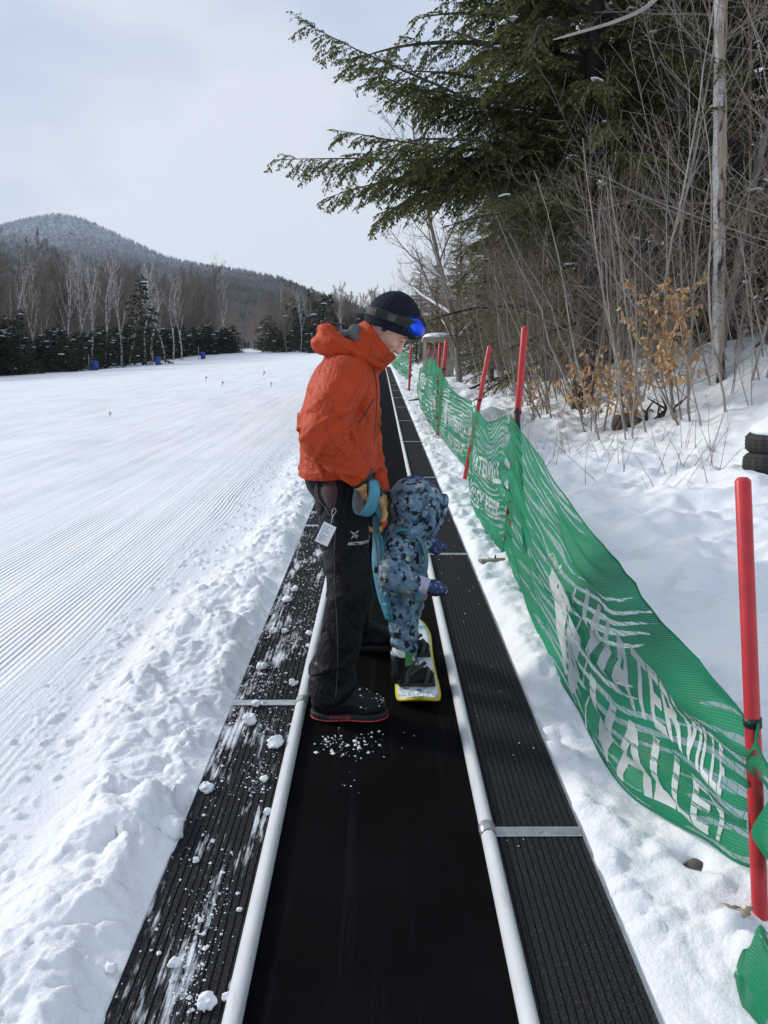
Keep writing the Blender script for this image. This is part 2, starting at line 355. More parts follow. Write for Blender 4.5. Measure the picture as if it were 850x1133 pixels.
class MB:
    def __init__(s): s.V = []; s.F = []; s.n = 0
    def add(s, V, Fc):
        s.V += [tuple(v) for v in V]; s.F += [tuple(int(i)+s.n for i in f) for f in Fc]; s.n += len(V); return s
    def box(s, c, h, R=None, bev=0.0):
        c = np.array(c, float); h = np.array(h, float); b = min(bev, h.min()*.9) if bev else h.min()*.12
        pts = []
        for ax in range(3):
            for sg in (-1, 1):
                for a in (-1, 1):
                    for d in (-1, 1):
                        p = np.zeros(3); p[ax] = sg*h[ax]; o1, o2 = (ax+1) % 3, (ax+2) % 3
                        p[o1] = a*(h[o1]-b); p[o2] = d*(h[o2]-b); pts.append(p)
        pts = np.array(pts)
        import bmesh
        bm = bmesh.new()
        for p in pts: bm.verts.new(p)
        bmesh.ops.convex_hull(bm, input=bm.verts[:])
        bm.verts.ensure_lookup_table(); bm.verts.index_update()
        V = np.array([v.co[:] for v in bm.verts]); Fc = [[v.index for v in f.verts] for f in bm.faces]; bm.free()
        if R is not None: V = V @ np.array(R).T
        return s.add(V+c, Fc)
    def tube(s, pts, rad, n=8, cap=True, flat=None):
        V, Fc = tube(pts, rad, n, cap, flat); return s.add(V, Fc)
    def go(s, name, mat, parent=None, **kw): return obj(name, s.V, s.F, mat, parent, **kw)
def tube(pts, rad, n=8, cap=True, flat=None):
    """flat = (normal vector, thickness ratio): an elliptical strap lying across the given normal"""
    pts = np.array(pts, float); m = len(pts); rad = np.broadcast_to(np.asarray(rad, float), (m,))
    t = np.gradient(pts, axis=0); t /= np.linalg.norm(t, axis=1)[:, None]+1e-9
    ref = np.array([0, 0, 1.]) if abs(t[0][2]) < .9 else np.array([1., 0, 0])
    V = []; u = np.cross(t[0], ref); u /= np.linalg.norm(u)
    for i in range(m):
        if flat is not None:
            fn = np.asarray(flat[0], float); fn = fn[i] if fn.ndim == 2 else fn
            v = fn-t[i]*fn.dot(t[i]); v /= np.linalg.norm(v)+1e-9; uu = np.cross(v, t[i])
            e1, e2 = rad[i], rad[i]*flat[1]
        else:
            u = u-t[i]*u.dot(t[i]); u /= np.linalg.norm(u)+1e-9; uu = u; v = np.cross(t[i], u); e1 = e2 = rad[i]
        for k in range(n):
            a = 2*PI*k/n; V.append(pts[i]+uu*math.cos(a)*e1+v*math.sin(a)*e2)
    Fc = [(i*n+k, i*n+(k+1) % n, (i+1)*n+(k+1) % n, (i+1)*n+k) for i in range(m-1) for k in range(n)]
    if cap: Fc += [tuple(range(n))[::-1], tuple((m-1)*n+k for k in range(n))]
    return V, Fc
def smooth_path(pts, n=24):
    pts = np.array(pts, float); m = len(pts); out = []
    q = np.vstack([2*pts[0]-pts[1], pts, 2*pts[-1]-pts[-2]])
    for s in np.linspace(0, m-1-1e-6, n):
        i = int(s); f = s-i; a, b, c, d = q[i], q[i+1], q[i+2], q[i+3]
        out.append(.5*((2*b)+(-a+c)*f+(2*a-5*b+4*c-d)*f*f+(-a+3*b-3*c+d)*f**3))
    return np.array(out)

# ------------------------------------------------------------------ signed distance modelling for bodies and clothes
def smin(a, b, k):
    h = np.clip(.5+.5*(b-a)/k, 0, 1); return b+(a-b)*h-k*h*(1-h)
def cone(a, b, ra, rb):
    a = np.array(a, float); b = np.array(b, float)
    def f(p):
        ab = b-a; t = np.clip(((p-a) @ ab)/(ab @ ab), 0, 1)
        return np.linalg.norm(p-a-t[..., None]*ab, axis=-1)-(ra+(rb-ra)*t)
    f.bb = (np.minimum(a, b)-max(ra, rb), np.maximum(a, b)+max(ra, rb)); return f
def ell(c, r, R=None):
    c = np.array(c, float); r = np.array(r, float)
    def f(p):
        q = p-c
        if R is not None: q = q @ np.array(R)
        k0 = np.linalg.norm(q/r, axis=-1); k1 = np.linalg.norm(q/(r*r), axis=-1)+1e-9
        return k0*(k0-1)/k1
    m = max(r); f.bb = (c-(m if R is not None else r), c+(m if R is not None else r)); return f
def half(p0, n):
    p0 = np.array(p0, float); n = np.array(n, float); n /= np.linalg.norm(n)
    return lambda p: (p-p0) @ n
def mesh_sdf(prims, h=.008, k=.03, cut=(), sub=(), warp=None, pad=.03, subk=None):
    lo = np.min([f.bb[0] for f in prims], axis=0)-pad; hi = np.max([f.bb[1] for f in prims], axis=0)+pad
    ax = [np.arange(lo[i], hi[i]+h, h) for i in range(3)]
    G = np.stack(np.meshgrid(*ax, indexing='ij'), -1)
    d = None
    for f in prims:
        v = f(G); d = v if d is None else smin(d, v, k)
    for f in sub:
        d = np.maximum(d, -f(G)) if subk is None else -smin(-d, f(G), subk)
    if warp is not None: d = d+warp(G)
    for f in cut: d = np.maximum(d, f(G))
    return surfnet(d, ax)
def surfnet(d, ax):
    sgn = d < 0; nx, ny, nz = d.shape
    acc = np.zeros((nx-1, ny-1, nz-1, 3)); cnt = np.zeros((nx-1, ny-1, nz-1))
    I, J, Kk = np.meshgrid(np.arange(nx), np.arange(ny), np.arange(nz), indexing='ij'); I = I.astype(float); J = J.astype(float); Kk = Kk.astype(float)
    for axis in range(3):
        o1, o2 = [q for q in range(3) if q != axis]
        sl0 = [slice(None)]*3; sl1 = [slice(None)]*3; sl0[axis] = slice(0, -1); sl1[axis] = slice(1, None); sl0, sl1 = tuple(sl0), tuple(sl1)
        a, b = d[sl0], d[sl1]; cr = sgn[sl0] != sgn[sl1]; t = np.where(cr, a/(a-b+1e-12), 0)
        pos = np.stack([I[sl0], J[sl0], Kk[sl0]], -1); pos[..., axis] += t
        for e in (0, 1):
            for g in (0, 1):
                ss = [slice(None)]*3
                ss[o1] = slice(e, d.shape[o1]-1+e); ss[o2] = slice(g, d.shape[o2]-1+g); ss = tuple(ss)
                w = cr[ss]; acc += pos[ss]*w[..., None]; cnt += w
    on = cnt > 0; idx = -np.ones(on.shape, int); idx[on] = np.arange(on.sum())
    V = acc[on]/cnt[on][:, None]; st = np.array([a[1]-a[0] for a in ax]); V = V*st+np.array([a[0] for a in ax])
    Fs = []
    for axis in range(3):
        o1, o2 = (axis+1) % 3, (axis+2) % 3
        sl0 = [slice(None)]*3; sl1 = [slice(None)]*3; sl0[axis] = slice(0, -1); sl1[axis] = slice(1, None)
        cr = sgn[tuple(sl0)] != sgn[tuple(sl1)]; fl = sgn[tuple(sl0)]
        w = np.argwhere(cr); w = w[(w[:, o1] > 0) & (w[:, o2] > 0) & (w[:, o1] < d.shape[o1]-1) & (w[:, o2] < d.shape[o2]-1)]
        if not len(w): continue
        q = []
        for (e, g) in ((1, 1), (0, 1), (0, 0), (1, 0)):
            c = w.copy(); c[:, o1] -= e; c[:, o2] -= g; q.append(idx[c[:, 0], c[:, 1], c[:, 2]])
        q = np.stack(q, 1); f = fl[w[:, 0], w[:, 1], w[:, 2]]; q[~f] = q[~f][:, ::-1]; Fs.append(q)
    return V, np.vstack(Fs)
def relax(V, Fc, it=2, w=.5):
    V = np.array(V)
    E = np.vstack([Fc[:, [0, 1]], Fc[:, [1, 2]], Fc[:, [2, 3]], Fc[:, [3, 0]]]); E = np.vstack([E, E[:, ::-1]])
    for _ in range(it):
        s = np.zeros_like(V); c = np.zeros(len(V)); np.add.at(s, E[:, 0], V[E[:, 1]]); np.add.at(c, E[:, 0], 1)
        V = V*(1-w)+w*s/np.maximum(c, 1)[:, None]
    return V
def sdfobj(name, mat, parent, prims, it=2, label=None, **kw):
    V, Fc = mesh_sdf(prims, **kw); V = relax(V, Fc, it); return obj(name, V, Fc, mat, parent, label=label)
def folds(a, fx, fy, fz, seed=0.0):
    def w(p):
        n = vnoise(p[..., 0]*fx+seed, p[..., 1]*fy+seed*2, p[..., 2]*fz+seed*3); n2 = vnoise(p[..., 0]*fx*2.1, p[..., 1]*fy*2.1+seed, p[..., 2]*fz*2.1)
        return a*((1-2*np.abs(n))+.45*n2)
    return w
def bvh_of(o):
    me = o.data; off = wpos(o); return BVHTree.FromPolygons([tuple(np.array(v.co)+off) for v in me.vertices], [tuple(p.vertices) for p in me.polygons])
def text2d(body, size, bold=0.0, cuts=2):
    cu = bpy.data.curves.new('text', 'FONT'); cu.body = body; cu.size = size; cu.offset = bold; cu.resolution_u = 6; cu.align_x = 'LEFT'
    o = bpy.data.objects.new('text', cu); COL.objects.link(o); bpy.context.view_layer.update()
    ev = o.evaluated_get(bpy.context.evaluated_depsgraph_get()); me = ev.to_mesh()
    import bmesh
    bm = bmesh.new(); bm.from_mesh(me); bmesh.ops.triangulate(bm, faces=bm.faces[:])
    for _ in range(cuts):
        es = [e for e in bm.edges if e.calc_length() > size*.12]
        if es: bmesh.ops.subdivide_edges(bm, edges=es, cuts=1, use_grid_fill=False); bmesh.ops.triangulate(bm, faces=bm.faces[:])
    bm.verts.index_update(); V = np.array([v.co[:2] for v in bm.verts]); Fc = [[v.index for v in f.verts] for f in bm.faces]; bm.free()
    ev.to_mesh_clear(); bpy.data.objects.remove(o); bpy.data.curves.remove(cu); return V, Fc

# ------------------------------------------------------------------ camera, light, sky
cam = bpy.data.cameras.new('camera'); co = bpy.data.objects.new('camera', cam); COL.objects.link(co)
co.location = (0, 0, H); co.rotation_euler = (PI/2-PT, 0, YW)
cam.sensor_fit = 'VERTICAL'; cam.sensor_height = 36; cam.lens = 36*F/1133; cam.clip_end = 8000; cam.clip_start = .05
sc.camera = co
SUN_AZ = math.atan2(-.86, .42); EL = math.radians(29)      # sun on the left, slightly ahead, behind thin cloud
w = bpy.data.worlds.new('World'); sc.world = w; w.use_nodes = True
nt = w.node_tree; bg = nt.nodes['Background']; bg.inputs[1].default_value = .1
sky = nt.nodes.new('ShaderNodeTexSky'); sky.sky_type = 'NISHITA'; sky.sun_disc = False; sky.sun_elevation = EL; sky.sun_rotation = SUN_AZ
tc = nt.nodes.new('ShaderNodeTexCoord'); mp = nt.nodes.new('ShaderNodeMapping'); mp.inputs['Scale'].default_value = (1.1, 1.1, 2.6); nt.links.new(tc.outputs['Generated'], mp.inputs[0])
cl = noise(nt, mp.outputs[0], 1.5, 5, .5)
cc = ramp(nt, cl, [(.36, (4.6, 5.75, 7.9)), (.50, (6.1, 7.1, 8.8)), (.64, (8.2, 8.8, 9.6))])
nt.links.new(mixc(nt, .86, sky.outputs[0], cc), bg.inputs[0])
sl = bpy.data.lights.new('sun', 'SUN'); so = bpy.data.objects.new('sun', sl); COL.objects.link(so)
sl.energy = 2.9; sl.angle = math.radians(10); sl.color = (1, .96, .90)
sd = Vector((math.sin(SUN_AZ)*math.cos(EL), math.cos(SUN_AZ)*math.cos(EL), math.sin(EL)))
so.rotation_euler = sd.to_track_quat('Z', 'Y').to_euler(); so.location = (-20, 10, 30)
vs = sc.view_settings; vs.view_transform = 'Standard'; vs.look = 'None'; vs.gamma = 1; vs.exposure = 0
sc.cycles.max_bounces = 6; sc.cycles.transparent_max_bounces = 12; sc.cycles.use_denoising = True

# ------------------------------------------------------------------ the snow ground: one sheet
def axis(parts):
    return np.unique(np.round(np.concatenate(parts), 5))
def lumps(X, Y, cx, cy, r, hh):
    """raise clods of snow on a height field given by axes X, Y"""
    out = np.zeros((len(X), len(Y)))
    for a, b, q, h in zip(cx, cy, r, hh):
        i0, i1 = np.searchsorted(X, (a-q*1.3, a+q*1.3)); j0, j1 = np.searchsorted(Y, (b-q*1.3, b+q*1.3))
        if i1-i0 < 2 or j1-j0 < 2: continue
        dx = (X[i0:i1, None]-a)/q; dy = (Y[None, j0:j1]-b)/q
        ang = np.arctan2(dy, dx); ph = a*91+b*37
        rr = np.sqrt(dx*dx+dy*dy)*(1+.16*np.sin(3*ang+ph)+.10*np.sin(5*ang+2*ph))
        v = np.clip(1-rr**2.6, 0, None)**.6*h
        out[i0:i1, j0:j1] = np.maximum(out[i0:i1, j0:j1], v)
    return out
def build_ground():
    g = lambda a, b, n: np.geomspace(a, b, n)
    X = axis([-g(6, 420, 60), np.arange(-6, -1.7, .06), np.arange(-1.7, -.48, .0085), np.linspace(-.47, .55, 8), np.arange(.58, 1.5, .016), np.arange(1.5, 6, .04), g(6, 420, 60)])
    ys = [1.0]
    while ys[-1] < 45: ys.append(ys[-1]+max(.0085, .0036*ys[-1]))
    Y = axis([np.linspace(-8, .9, 40), np.array(ys), g(45, 900, 90)])
    XX, YY = np.meshgrid(X, Y, indexing='ij')
    n = ground_n(XX, YY)
    left = sstep(-1.6, -6, XX); far = sstep(20, 60, YY)
    n += .05*fbm(XX*.35, YY*.18)*sstep(-1.5, -4, XX)
    # ploughed ridge of loose broken snow along the left panel
    def crumb(sz, sd):
        u, v = XX/sz+sd*7.1, YY/sz; best = np.full(XX.shape, 9.0); hh = np.zeros(XX.shape); iu, iv = np.floor(u).astype(np.int64), np.floor(v).astype(np.int64)
        for di in (-1, 0, 1):
            for dj in (-1, 0, 1):
                a_, b_ = iu+di, iv+dj; px_, py_ = a_+_hash(a_, b_, sd), b_+_hash(a_, b_, sd+50); q = np.hypot(u-px_, v-py_)+.25*_hash(a_, b_, sd+90); m_ = q < best; best = np.where(m_, q, best); hh = np.where(m_, _hash(a_, b_, sd+130), hh)
        return hh**1.7*np.clip(1.05-best**2*1.25, 0, None)**.55*sz
    sub_ = (X > -1.75) & (X < -.45); XF, YF = XX, YY; XX, YY = XX[sub_][:, Y < 40], YY[sub_][:, Y < 40]
    wl = vnoise(YY*.9, YY*0+3)
    ridge = sstep(-.60, -.76, XX)*(1-sstep(-.93-.11*wl, -1.18-.13*wl, XX))
    wob_x = .03*fbm(XX*6, YY*6, 1, 3)
    amp = .055*(1+.45*vnoise(YY*1.1, YY*0+9)+.3*vnoise(YY*3.1, XX*3))*(1-.5*sstep(8, 25, YY))
    pile = ridge*amp
    XX, YY = XX+wob_x, YY+.03*fbm(XX*6, YY*6, 7, 3)
    mk = lambda f, o, lo, hi: sstep(lo, hi, vnoise(XX*f+o, YY*f, o))
    pile = pile+ridge*(.26*crumb(.20, 1)*mk(3, 4, -.1, .4)+.40*crumb(.095, 2)*mk(6, 9, -.2, .4)+.46*crumb(.048, 3)*mk(9, 2, -.3, .3)*sstep(24, 8, YY)+.42*crumb(.022, 8)*sstep(9, 3, YY)+.016*fbm(XX*7, YY*7, 2, 3)+.007*fbm(XX*24, YY*24, 0, 4)-.012)
    thin = sstep(.2, .9, vnoise(XX*11, YY*11, 5)+.35)*(1-ridge)*sstep(-1.62, -1.35, XX)*(XX < -.9); pile = pile+thin*.6*crumb(.03, 6)
    edge_n = .045*fbm(XX*4.5, YY*4.5, 3, 5)+.030*vnoise(YY*1.3, XX*0)+.020
    cover = .030*(edge_n/.03-((XX+.632)/.06)*1.15); pile = np.where(XX > -.66, np.maximum(np.minimum(pile, cover+.5*crumb(.03, 4)*(cover > -.01)), -.03), pile)
    XX, YY = XF, YF; n[np.ix_(sub_, Y < 40)] += pile
    q = 300; yy = rng.uniform(1.2, 16, q); xx = -1.15-np.abs(rng.normal(0, .16, q)); r = rng.uniform(.008, .018, q)
    n += lumps(X, Y, xx, yy, r, r*.8)
    # trodden snow on the right, soft mounds and wind crust
    rt = sstep(.62, .72, XX); nar = rt*(1-sstep(1.3, 2.0, XX))
    n += nar*(.042*fbm(XX*2.6, YY*2.0, 5, 5)+.022+.035*np.clip(fbm(XX*5, YY*4, 8, 4), 0, 1)+.010*(1-np.abs(vnoise(XX*14, YY*11, 2)))**2)
    wide = sstep(1.15, 2.0, XX)*(1-far*.6)
    n += wide*(.11*fbm(XX*1.05, YY*.9, 2, 3)+.075*(1-np.abs(vnoise(XX*1.9+YY*.9, YY*2.4-XX*.9)))**2+.045*(1-np.abs(vnoise(XX*4.2+YY*2, YY*4.6-XX*2)))**3+.022*fbm(XX*7, YY*4.5, 4, 4))
    q = 420; yy = rng.uniform(1.2, 14, q); xx = .66+np.abs(rng.normal(0, .28, q)); r = rng.uniform(.012, .05, q)
    n += lumps(X, Y, xx, yy, r, r*rng.uniform(.25, .6, q))
    # drift below the near net, small melt hole
    n -= .07*np.exp(-(((XX-.925)/.035)**2+((YY-2.13)/.05)**2))
    n += .17*np.exp(-(((XX-3.75)/.75)**2+((YY-7.1)/.7)**2))
    n = np.where((XX > -.47) & (XX < .60), -.14, n)
    edge = (XX >= .60) & (XX < .632); n = np.where(edge, np.minimum(n, -.02), n)
    Z = ground_base(YY)+n
    V = np.stack([XX, YY, Z], -1).reshape(-1, 3); ni, nj = len(X), len(Y)
    a = (np.arange(ni-1)[:, None]*nj+np.arange(nj-1)[None]).ravel()
    Fc = np.stack([a, a+nj, a+nj+1, a+1], 1)
    o = obj('snow_ground', V, Fc, M['snow'], sh=False); o['kind'] = 'structure'; return o
ground = build_ground()
gbvh = None
def snow_z(x, y):                         # real top of the snow sheet
    global gbvh
    if gbvh is None:
        me = ground.data; co_ = np.empty(len(me.vertices)*3, np.float32); me.vertices.foreach_get('co', co_)
        fi = np.empty(len(me.loops), np.int32); me.loops.foreach_get('vertex_index', fi)
        gbvh = BVHTree.FromPolygons([tuple(v) for v in co_.reshape(-1, 3).tolist()], fi.reshape(-1, 4).tolist())
    h = gbvh.ray_cast(Vector((x, y, 400)), Vector((0, 0, -1)))
    return h[0].z if h[0] is not None else gz(x, y)

# ------------------------------------------------------------------ mountain
def build_mountain():
    pts = [D(px, py, 1300) for px, py in ((-400, 330), (-200, 296), (-90, 266), (-30, 250), (0, 245), (28, 237), (62, 231), (92, 236), (130, 253), (180, 277), (230, 290), (280, 297), (312, 304), (345, 318), (420, 345), (560, 375), (800, 390), (1100, 400))]
    px = np.array([p[0] for p in pts]); pz = np.array([p[2]+K*1300 for p in pts])
    X = np.linspace(px[0], px[-1], 330); Y = np.linspace(420, 1900, 150)
    XX, YY = np.meshgrid(X, Y, indexing='ij')
    top = np.interp(XX, px, pz)
    prof = np.where(YY < 1300, np.clip((YY-420)/880, 0, 1)**1.25, np.clip((1900-YY)/600, 0, 1))
    Z = 24+(top-30)*prof+6*fbm(XX*.012, YY*.012)*np.minimum(1, prof*2)*(1-sstep(1150, 1300, YY)*.8)
    Z -= 2
    V = np.stack([XX, YY, Z], -1).reshape(-1, 3); ni, nj = len(X), len(Y)
    a = (np.arange(ni-1)[:, None]*nj+np.arange(nj-1)[None]).ravel()
    o = obj('mountain', V, np.stack([a, a+nj, a+nj+1, a+1], 1), M['mountain'], sh=False); o['kind'] = 'structure'
    # the wood that covers it, far too many to count
    q = 52000; u = rng.uniform(0, ni-1.01, q); v = (nj-1)*.6*np.sqrt(rng.uniform(.02, 1, q))
    keep = (np.interp(u, np.arange(ni), X)/np.interp(v, np.arange(nj), Y) > -.62) & (np.interp(u, np.arange(ni), X)/np.interp(v, np.arange(nj), Y) < .12)
    u, v = u[keep], v[keep]; q = len(u)
    i, j = u.astype(int), v.astype(int); fu, fv = u-i, v-j
    zz = Z[i, j]*(1-fu)*(1-fv)+Z[i+1, j]*fu*(1-fv)+Z[i, j+1]*(1-fu)*fv+Z[i+1, j+1]*fu*fv
    x0 = np.interp(u, np.arange(ni), X); y0 = np.interp(v, np.arange(nj), Y)
    h = rng.uniform(6, 11, q)*(1-.45*sstep(170, 320, zz)); r = h*rng.uniform(.2, .34, q); ph = rng.uniform(0, 7, q)
    B = []
    for k in range(4):
        B.append(np.stack([x0+r*np.cos(ph+k*PI/2), y0+r*np.sin(ph+k*PI/2), zz-1.5], 1))
    B.append(np.stack([x0, y0, zz+h], 1))
    V = np.stack(B, 1).reshape(-1, 3); b = np.arange(q)*5
    Fc = np.concatenate([np.stack([b+k, b+(k+1) % 4, b+4], 1) for k in range(4)])
    w_ = obj('mountain_forest', V, Fc, M['mountain'], sh=False, smooth=False); tag(w_, 'frosted spruce and hardwood forest covering the far mountain', 'forest', None, 'stuff')
build_mountain()

# ------------------------------------------------------------------ carpet lift
def strip(profile, y0, y1, closed=True, seg=1):
    pr = np.array(profile, float); m = len(pr); ys = np.linspace(y0, y1, seg+1)
    V = np.array([(p[0], y, p[1]) for y in ys for p in pr])
    Fc = [(i*m+k, i*m+(k+1) % m, (i+1)*m+(k+1) % m, (i+1)*m+k) for i in range(seg) for k in range(m if closed else m-1)]
    Fc += [tuple(range(m)), tuple(seg*m+k for k in range(m))[::-1]]
    return V, Fc
def build_carpet():
    Y0, Y1 = -4.0, 50.0
    t = thing('conveyor_lift', 'black conveyor carpet lift running uphill between two white rails', 'conveyor lift', (0, 0, 0))
    V, Fc = strip([(-.325, -.09), (-.325, 0), (.325, 0), (.325, -.09)], Y0, Y1); obj('belt', V, Fc, M['belt'], t, smooth=False, label='smooth black rubber belt')
    for sg, first in ((-1, 3.19), (1, 2.30)):
        V, Fc = strip([(sg*.338+.0235*math.cos(a), .012+.0235*math.sin(a)) for a in np.linspace(0, 2*PI, 15)[:-1]], Y0, Y1)
        obj('guide_rail', V, Fc, M['rail'], t)
        cuts = [Y0]+[first+3.25*k for k in range(-1, 15) if first+3.25*k < Y1-.5 and first+3.25*k > Y0]+[Y1]
        for a, b in zip(cuts[:-1], cuts[1:]):
            pr = []; x = .352
            while x < .612:
                pr += [(x, .010), (x+.0155, .010), (x+.0165, .005), (x+.0195, .005)]; x += .0205
            pr += [(.632, .010), (.632, -.08), (.352, -.08)]
            V, Fc = strip([(sg*p, q) for p, q in pr], a+.003, b-.003)
            obj('side_panel', V, Fc, M['panel_snowy'] if sg < 0 else M['panel_clean'], t, smooth=False)
        V, Fc = strip([(sg*.633, -.06), (sg*.633, .012), (sg*.637, .012), (sg*.637, -.06)], Y0, Y1); obj('edge_trim', V, Fc, M['steel'], t, smooth=False)
        for y in cuts[1:-1]:
            mb = MB(); mb.box((sg*.495, y, .0125), (.137, .024, .0018), bev=.0015)
            arc = [(sg*(.338+.0265*math.cos(a)), y, .012+.0265*math.sin(a)) for a in np.linspace(-.3, PI*.95, 9)]
            mb.tube(arc, .024, 4, True, (np.array([(sg*math.cos(a), 0, math.sin(a)) for a in np.linspace(-.3, PI*.95, 9)]), .06))
            b_ = mb.go('bracket', M['steel'], t, smooth=False)
            bo = MB(); bo.tube([(sg*.50, y, .014), (sg*.50, y, .0175)], .010, 10); bo.go('bolt', M['steel'], b_, smooth=False)
build_carpet()

# loose snow: pieces one can tell apart, and the powder
def clod(r, seed, squash=.75):
    f = [ell((0, 0, 0), (r, r*.9, r*squash)), ell((r*.35, r*.2, r*.1), (r*.6, r*.55, r*.55))]
    V, Fc = mesh_sdf(f, h=r*.16, k=r*.3, pad=r*.4, warp=lambda p: r*.34*fbm(p[..., 0]/r*1.5+seed, p[..., 1]/r*1.6, p[..., 2]/r*1.6, 3))
    return relax(V, Fc, 1), Fc
spots = [(229, 875, .026, 'rounded white snow lump at the snowy panel edge, level with the boot sole'), (304, 826, .035, 'biggest white snow lump on the left panel, just behind the bracket strap'),
         (292, 864, .017, 'heart-shaped snow lump on the left panel near the white rail'), (296, 900, .016, 'small snow lump touching the left white rail'),
         (192, 1069, .018, 'pointed snow lump beside a powder streak, low on the left panel'), (228, 1113, .024, 'flat snow lump lowest on the left panel'), (250, 1105, .012, 'small round snow bead left of the rail at the bottom edge'),
         (265, 1008, .009, 'lone tiny snow bead by the rail on the lower left panel'), (217, 953, .012, 'grey icy snow chip on the worn stripe of the left panel'), (326, 654, .030, 'bright round snow lump on the left panel beside the trouser knee'),
         (318, 666, .033, 'wide snow lump beside a smaller one near the trouser knee'), (303, 700, .025, 'snow lump half way across the left panel with powder round it'), (315, 700, .02, 'snow lump with smaller one leaning against it on the left panel'),
         (342, 702, .02, 'snow lump close to the rail beside the trouser shin'), (341, 716, .015, 'small snow lump with dark side next to the rail'), (290, 740, .03, 'long snow lump near the snow bank edge above the bracket'),
         (283, 781, .022, 'snow lump sitting on the left steel bracket strap'), (276, 800, .035, 'broad snow lump just below the left bracket strap'), (324, 758, .025, 'flat snow lump close to the rail above the bracket'),
         (188, 925, .05, 'angular snow slab hanging over the left panel edge'), (122, 1075, .02, 'snow lump on the edge trim at the bottom left')]
for px, py, r, lab in spots:
    r *= .82; p = P(px, py, .012); V, Fc = clod(r, px); V = V+np.array([p[0], p[1], .012+r*.55])
    o = obj('snow_lump', V-np.array([0, 0, 0]), Fc, M['snowlump']); 
    c = V.mean(0); me = o.data
    for v in me.vertices: v.co -= Vector((c[0], c[1], .012+K*c[1]))
    o.location = (c[0], c[1], .012+K*c[1]); tag(o, lab, 'snow lump', 'loose snow lumps on the left panel')
def crumbs(name, label, pts, rad):
    V = []; Fc = []; n = 0
    oc = np.array([(1, 0, 0), (0, 1, 0), (-1, 0, 0), (0, -1, 0), (0, 0, .8), (0, 0, -.3)]); of = np.array([(0, 1, 4), (1, 2, 4), (2, 3, 4), (3, 0, 4), (1, 0, 5), (2, 1, 5), (3, 2, 5), (0, 3, 5)])
    for p, r in zip(pts, rad):
        a = rng.uniform(0, 6); R = np.array([[math.cos(a), -math.sin(a), 0], [math.sin(a), math.cos(a), 0], [0, 0, 1]])
        V.append((oc*rng.uniform(.6, 1.3, (6, 3))*r) @ R.T+np.array(p)); Fc.append(of+n); n += 6
    o = obj(name, np.vstack(V), np.vstack(Fc), M['snowlump'], smooth=False); tag(o, label, 'snow crumbs', None, 'stuff')
pp = []; rr_ = []
for _ in range(850):
    y = rng.gamma(2.2, 2.2)+1.2; e = abs(rng.normal(0, .075)) if rng.random() < .75 else rng.uniform(0, .26)
    pp.append((-.632+e, y, .012)); rr_.append(min(.011, rng.gamma(1.2, .0016)+.0010))
for cx_, cy_, sx, sy, q in ((-.47, 1.95, .03, .12, 420), (-.46, 1.72, .02, .06, 200), (-.43, 3.0, .06, .10, 420), (-.50, 3.4, .06, .12, 460), (-.45, 4.1, .07, .25, 700), (-.42, 4.9, .07, .2, 500), (-.45, 5.8, .08, .4, 500), (-.43, 2.62, .03, .08, 260)):
    for _ in range(int(q*.55)):
        pp.append((float(np.clip(rng.normal(cx_, sx), -.63, -.36)), rng.normal(cy_, sy), .011)); rr_.append(min(.009, rng.gamma(1.2, .0012)+.0008))
crumbs('snow_crumbs', 'loose snow crumbs and powder scattered over the left panel', pp, rr_)
pp = []; rr_ = []
for cx_, cy_, s_, q in ((-.20, 2.88, .02, 22), (-.12, 2.82, .045, 40), (-.09, 2.9, .05, 30), (.05, 2.87, .05, 7), (-.1, 2.6, .04, 6)):
    for _ in range(q):
        pp.append((rng.normal(cx_, s_), rng.normal(cy_, s_), .001)); rr_.append(min(.011, rng.gamma(1.4, .0022)+.001))
for _ in range(60): pp.append((rng.uniform(.36, .62), rng.uniform(1.4, 9), .011)); rr_.append(rng.uniform(.0015, .005))
crumbs('snow_crumbs', 'few snow crumbs shed on the black belt in front of the boot', pp, rr_)

# ------------------------------------------------------------------ poles and green netting
def pole(a, b, r, label, tie=None, mat='pole_red', name='slalom_pole', group='red fence poles along the lift'):
    a, b = np.array(a, float), np.array(b, float); d = (b-a)/np.linalg.norm(b-a); a0 = a-d*.25
    t = thing(name, label, 'pole', (a[0], a[1], a[2]+K*a[1]), group)
    V, Fc = tube([a0, a, (a+b)/2, b-d*.006, b], [r, r, r, r, r*.8], 14); obj('shaft', V, Fc, M[mat], t)
    V, Fc = tube([b-d*.002, b+d*.004], [r*.78, r*.6], 12); obj('end_cap', V, Fc, M[mat], t)
    if tie is not None:
        q = a+(b-a)*tie; V, Fc = tube([q-d*.012, q+d*.012], r*1.14, 14); obj('tie_band', V, Fc, M['cable_tie'], t)
    return t
p1a, p1b = np.array((1.0, 1.88, .0)), np.array((.946, 2.0, 1.181))
pole(p1a, p1b, .0205, 'nearest red pole, tall in the right foreground above the sagging net', .47)
p2a, p2b = D(563, 575, 5.5), D(581, 362, 5.2)
pole(p2a, p2b, .023, 'tall red pole second nearest, with a black stake lashed to it', .58)
p3a, p3b = D(514, 532, 8.6), D(542, 383, 8.2)
pole(p3a, p3b, .024, 'red pole third from the front, leaning right behind the laced net edge', .62)
p4a, p4b = D(484, 484, 12.6), D(494, 377, 12.2)
pole(p4a, p4b, .03, 'red pole fourth from the front, standing against the small timber hut', .72)
pole(D(483, 462, 15.6), D(487, 380, 15.4), .03, 'red pole just left of the fourth one, in front of the hut', None)
pole(D(453, 424, 24), D(455, 383, 23.8), .035, 'far red pole beside the last piece of green net', None)
pole(D(470, 410, 30), D(476, 383, 30), .03, 'thin red pole leaning inside the hut opening', None)
pole(D(474, 412, 31), D(483, 385, 31), .03, 'second thin red pole crossing the hut opening', None)
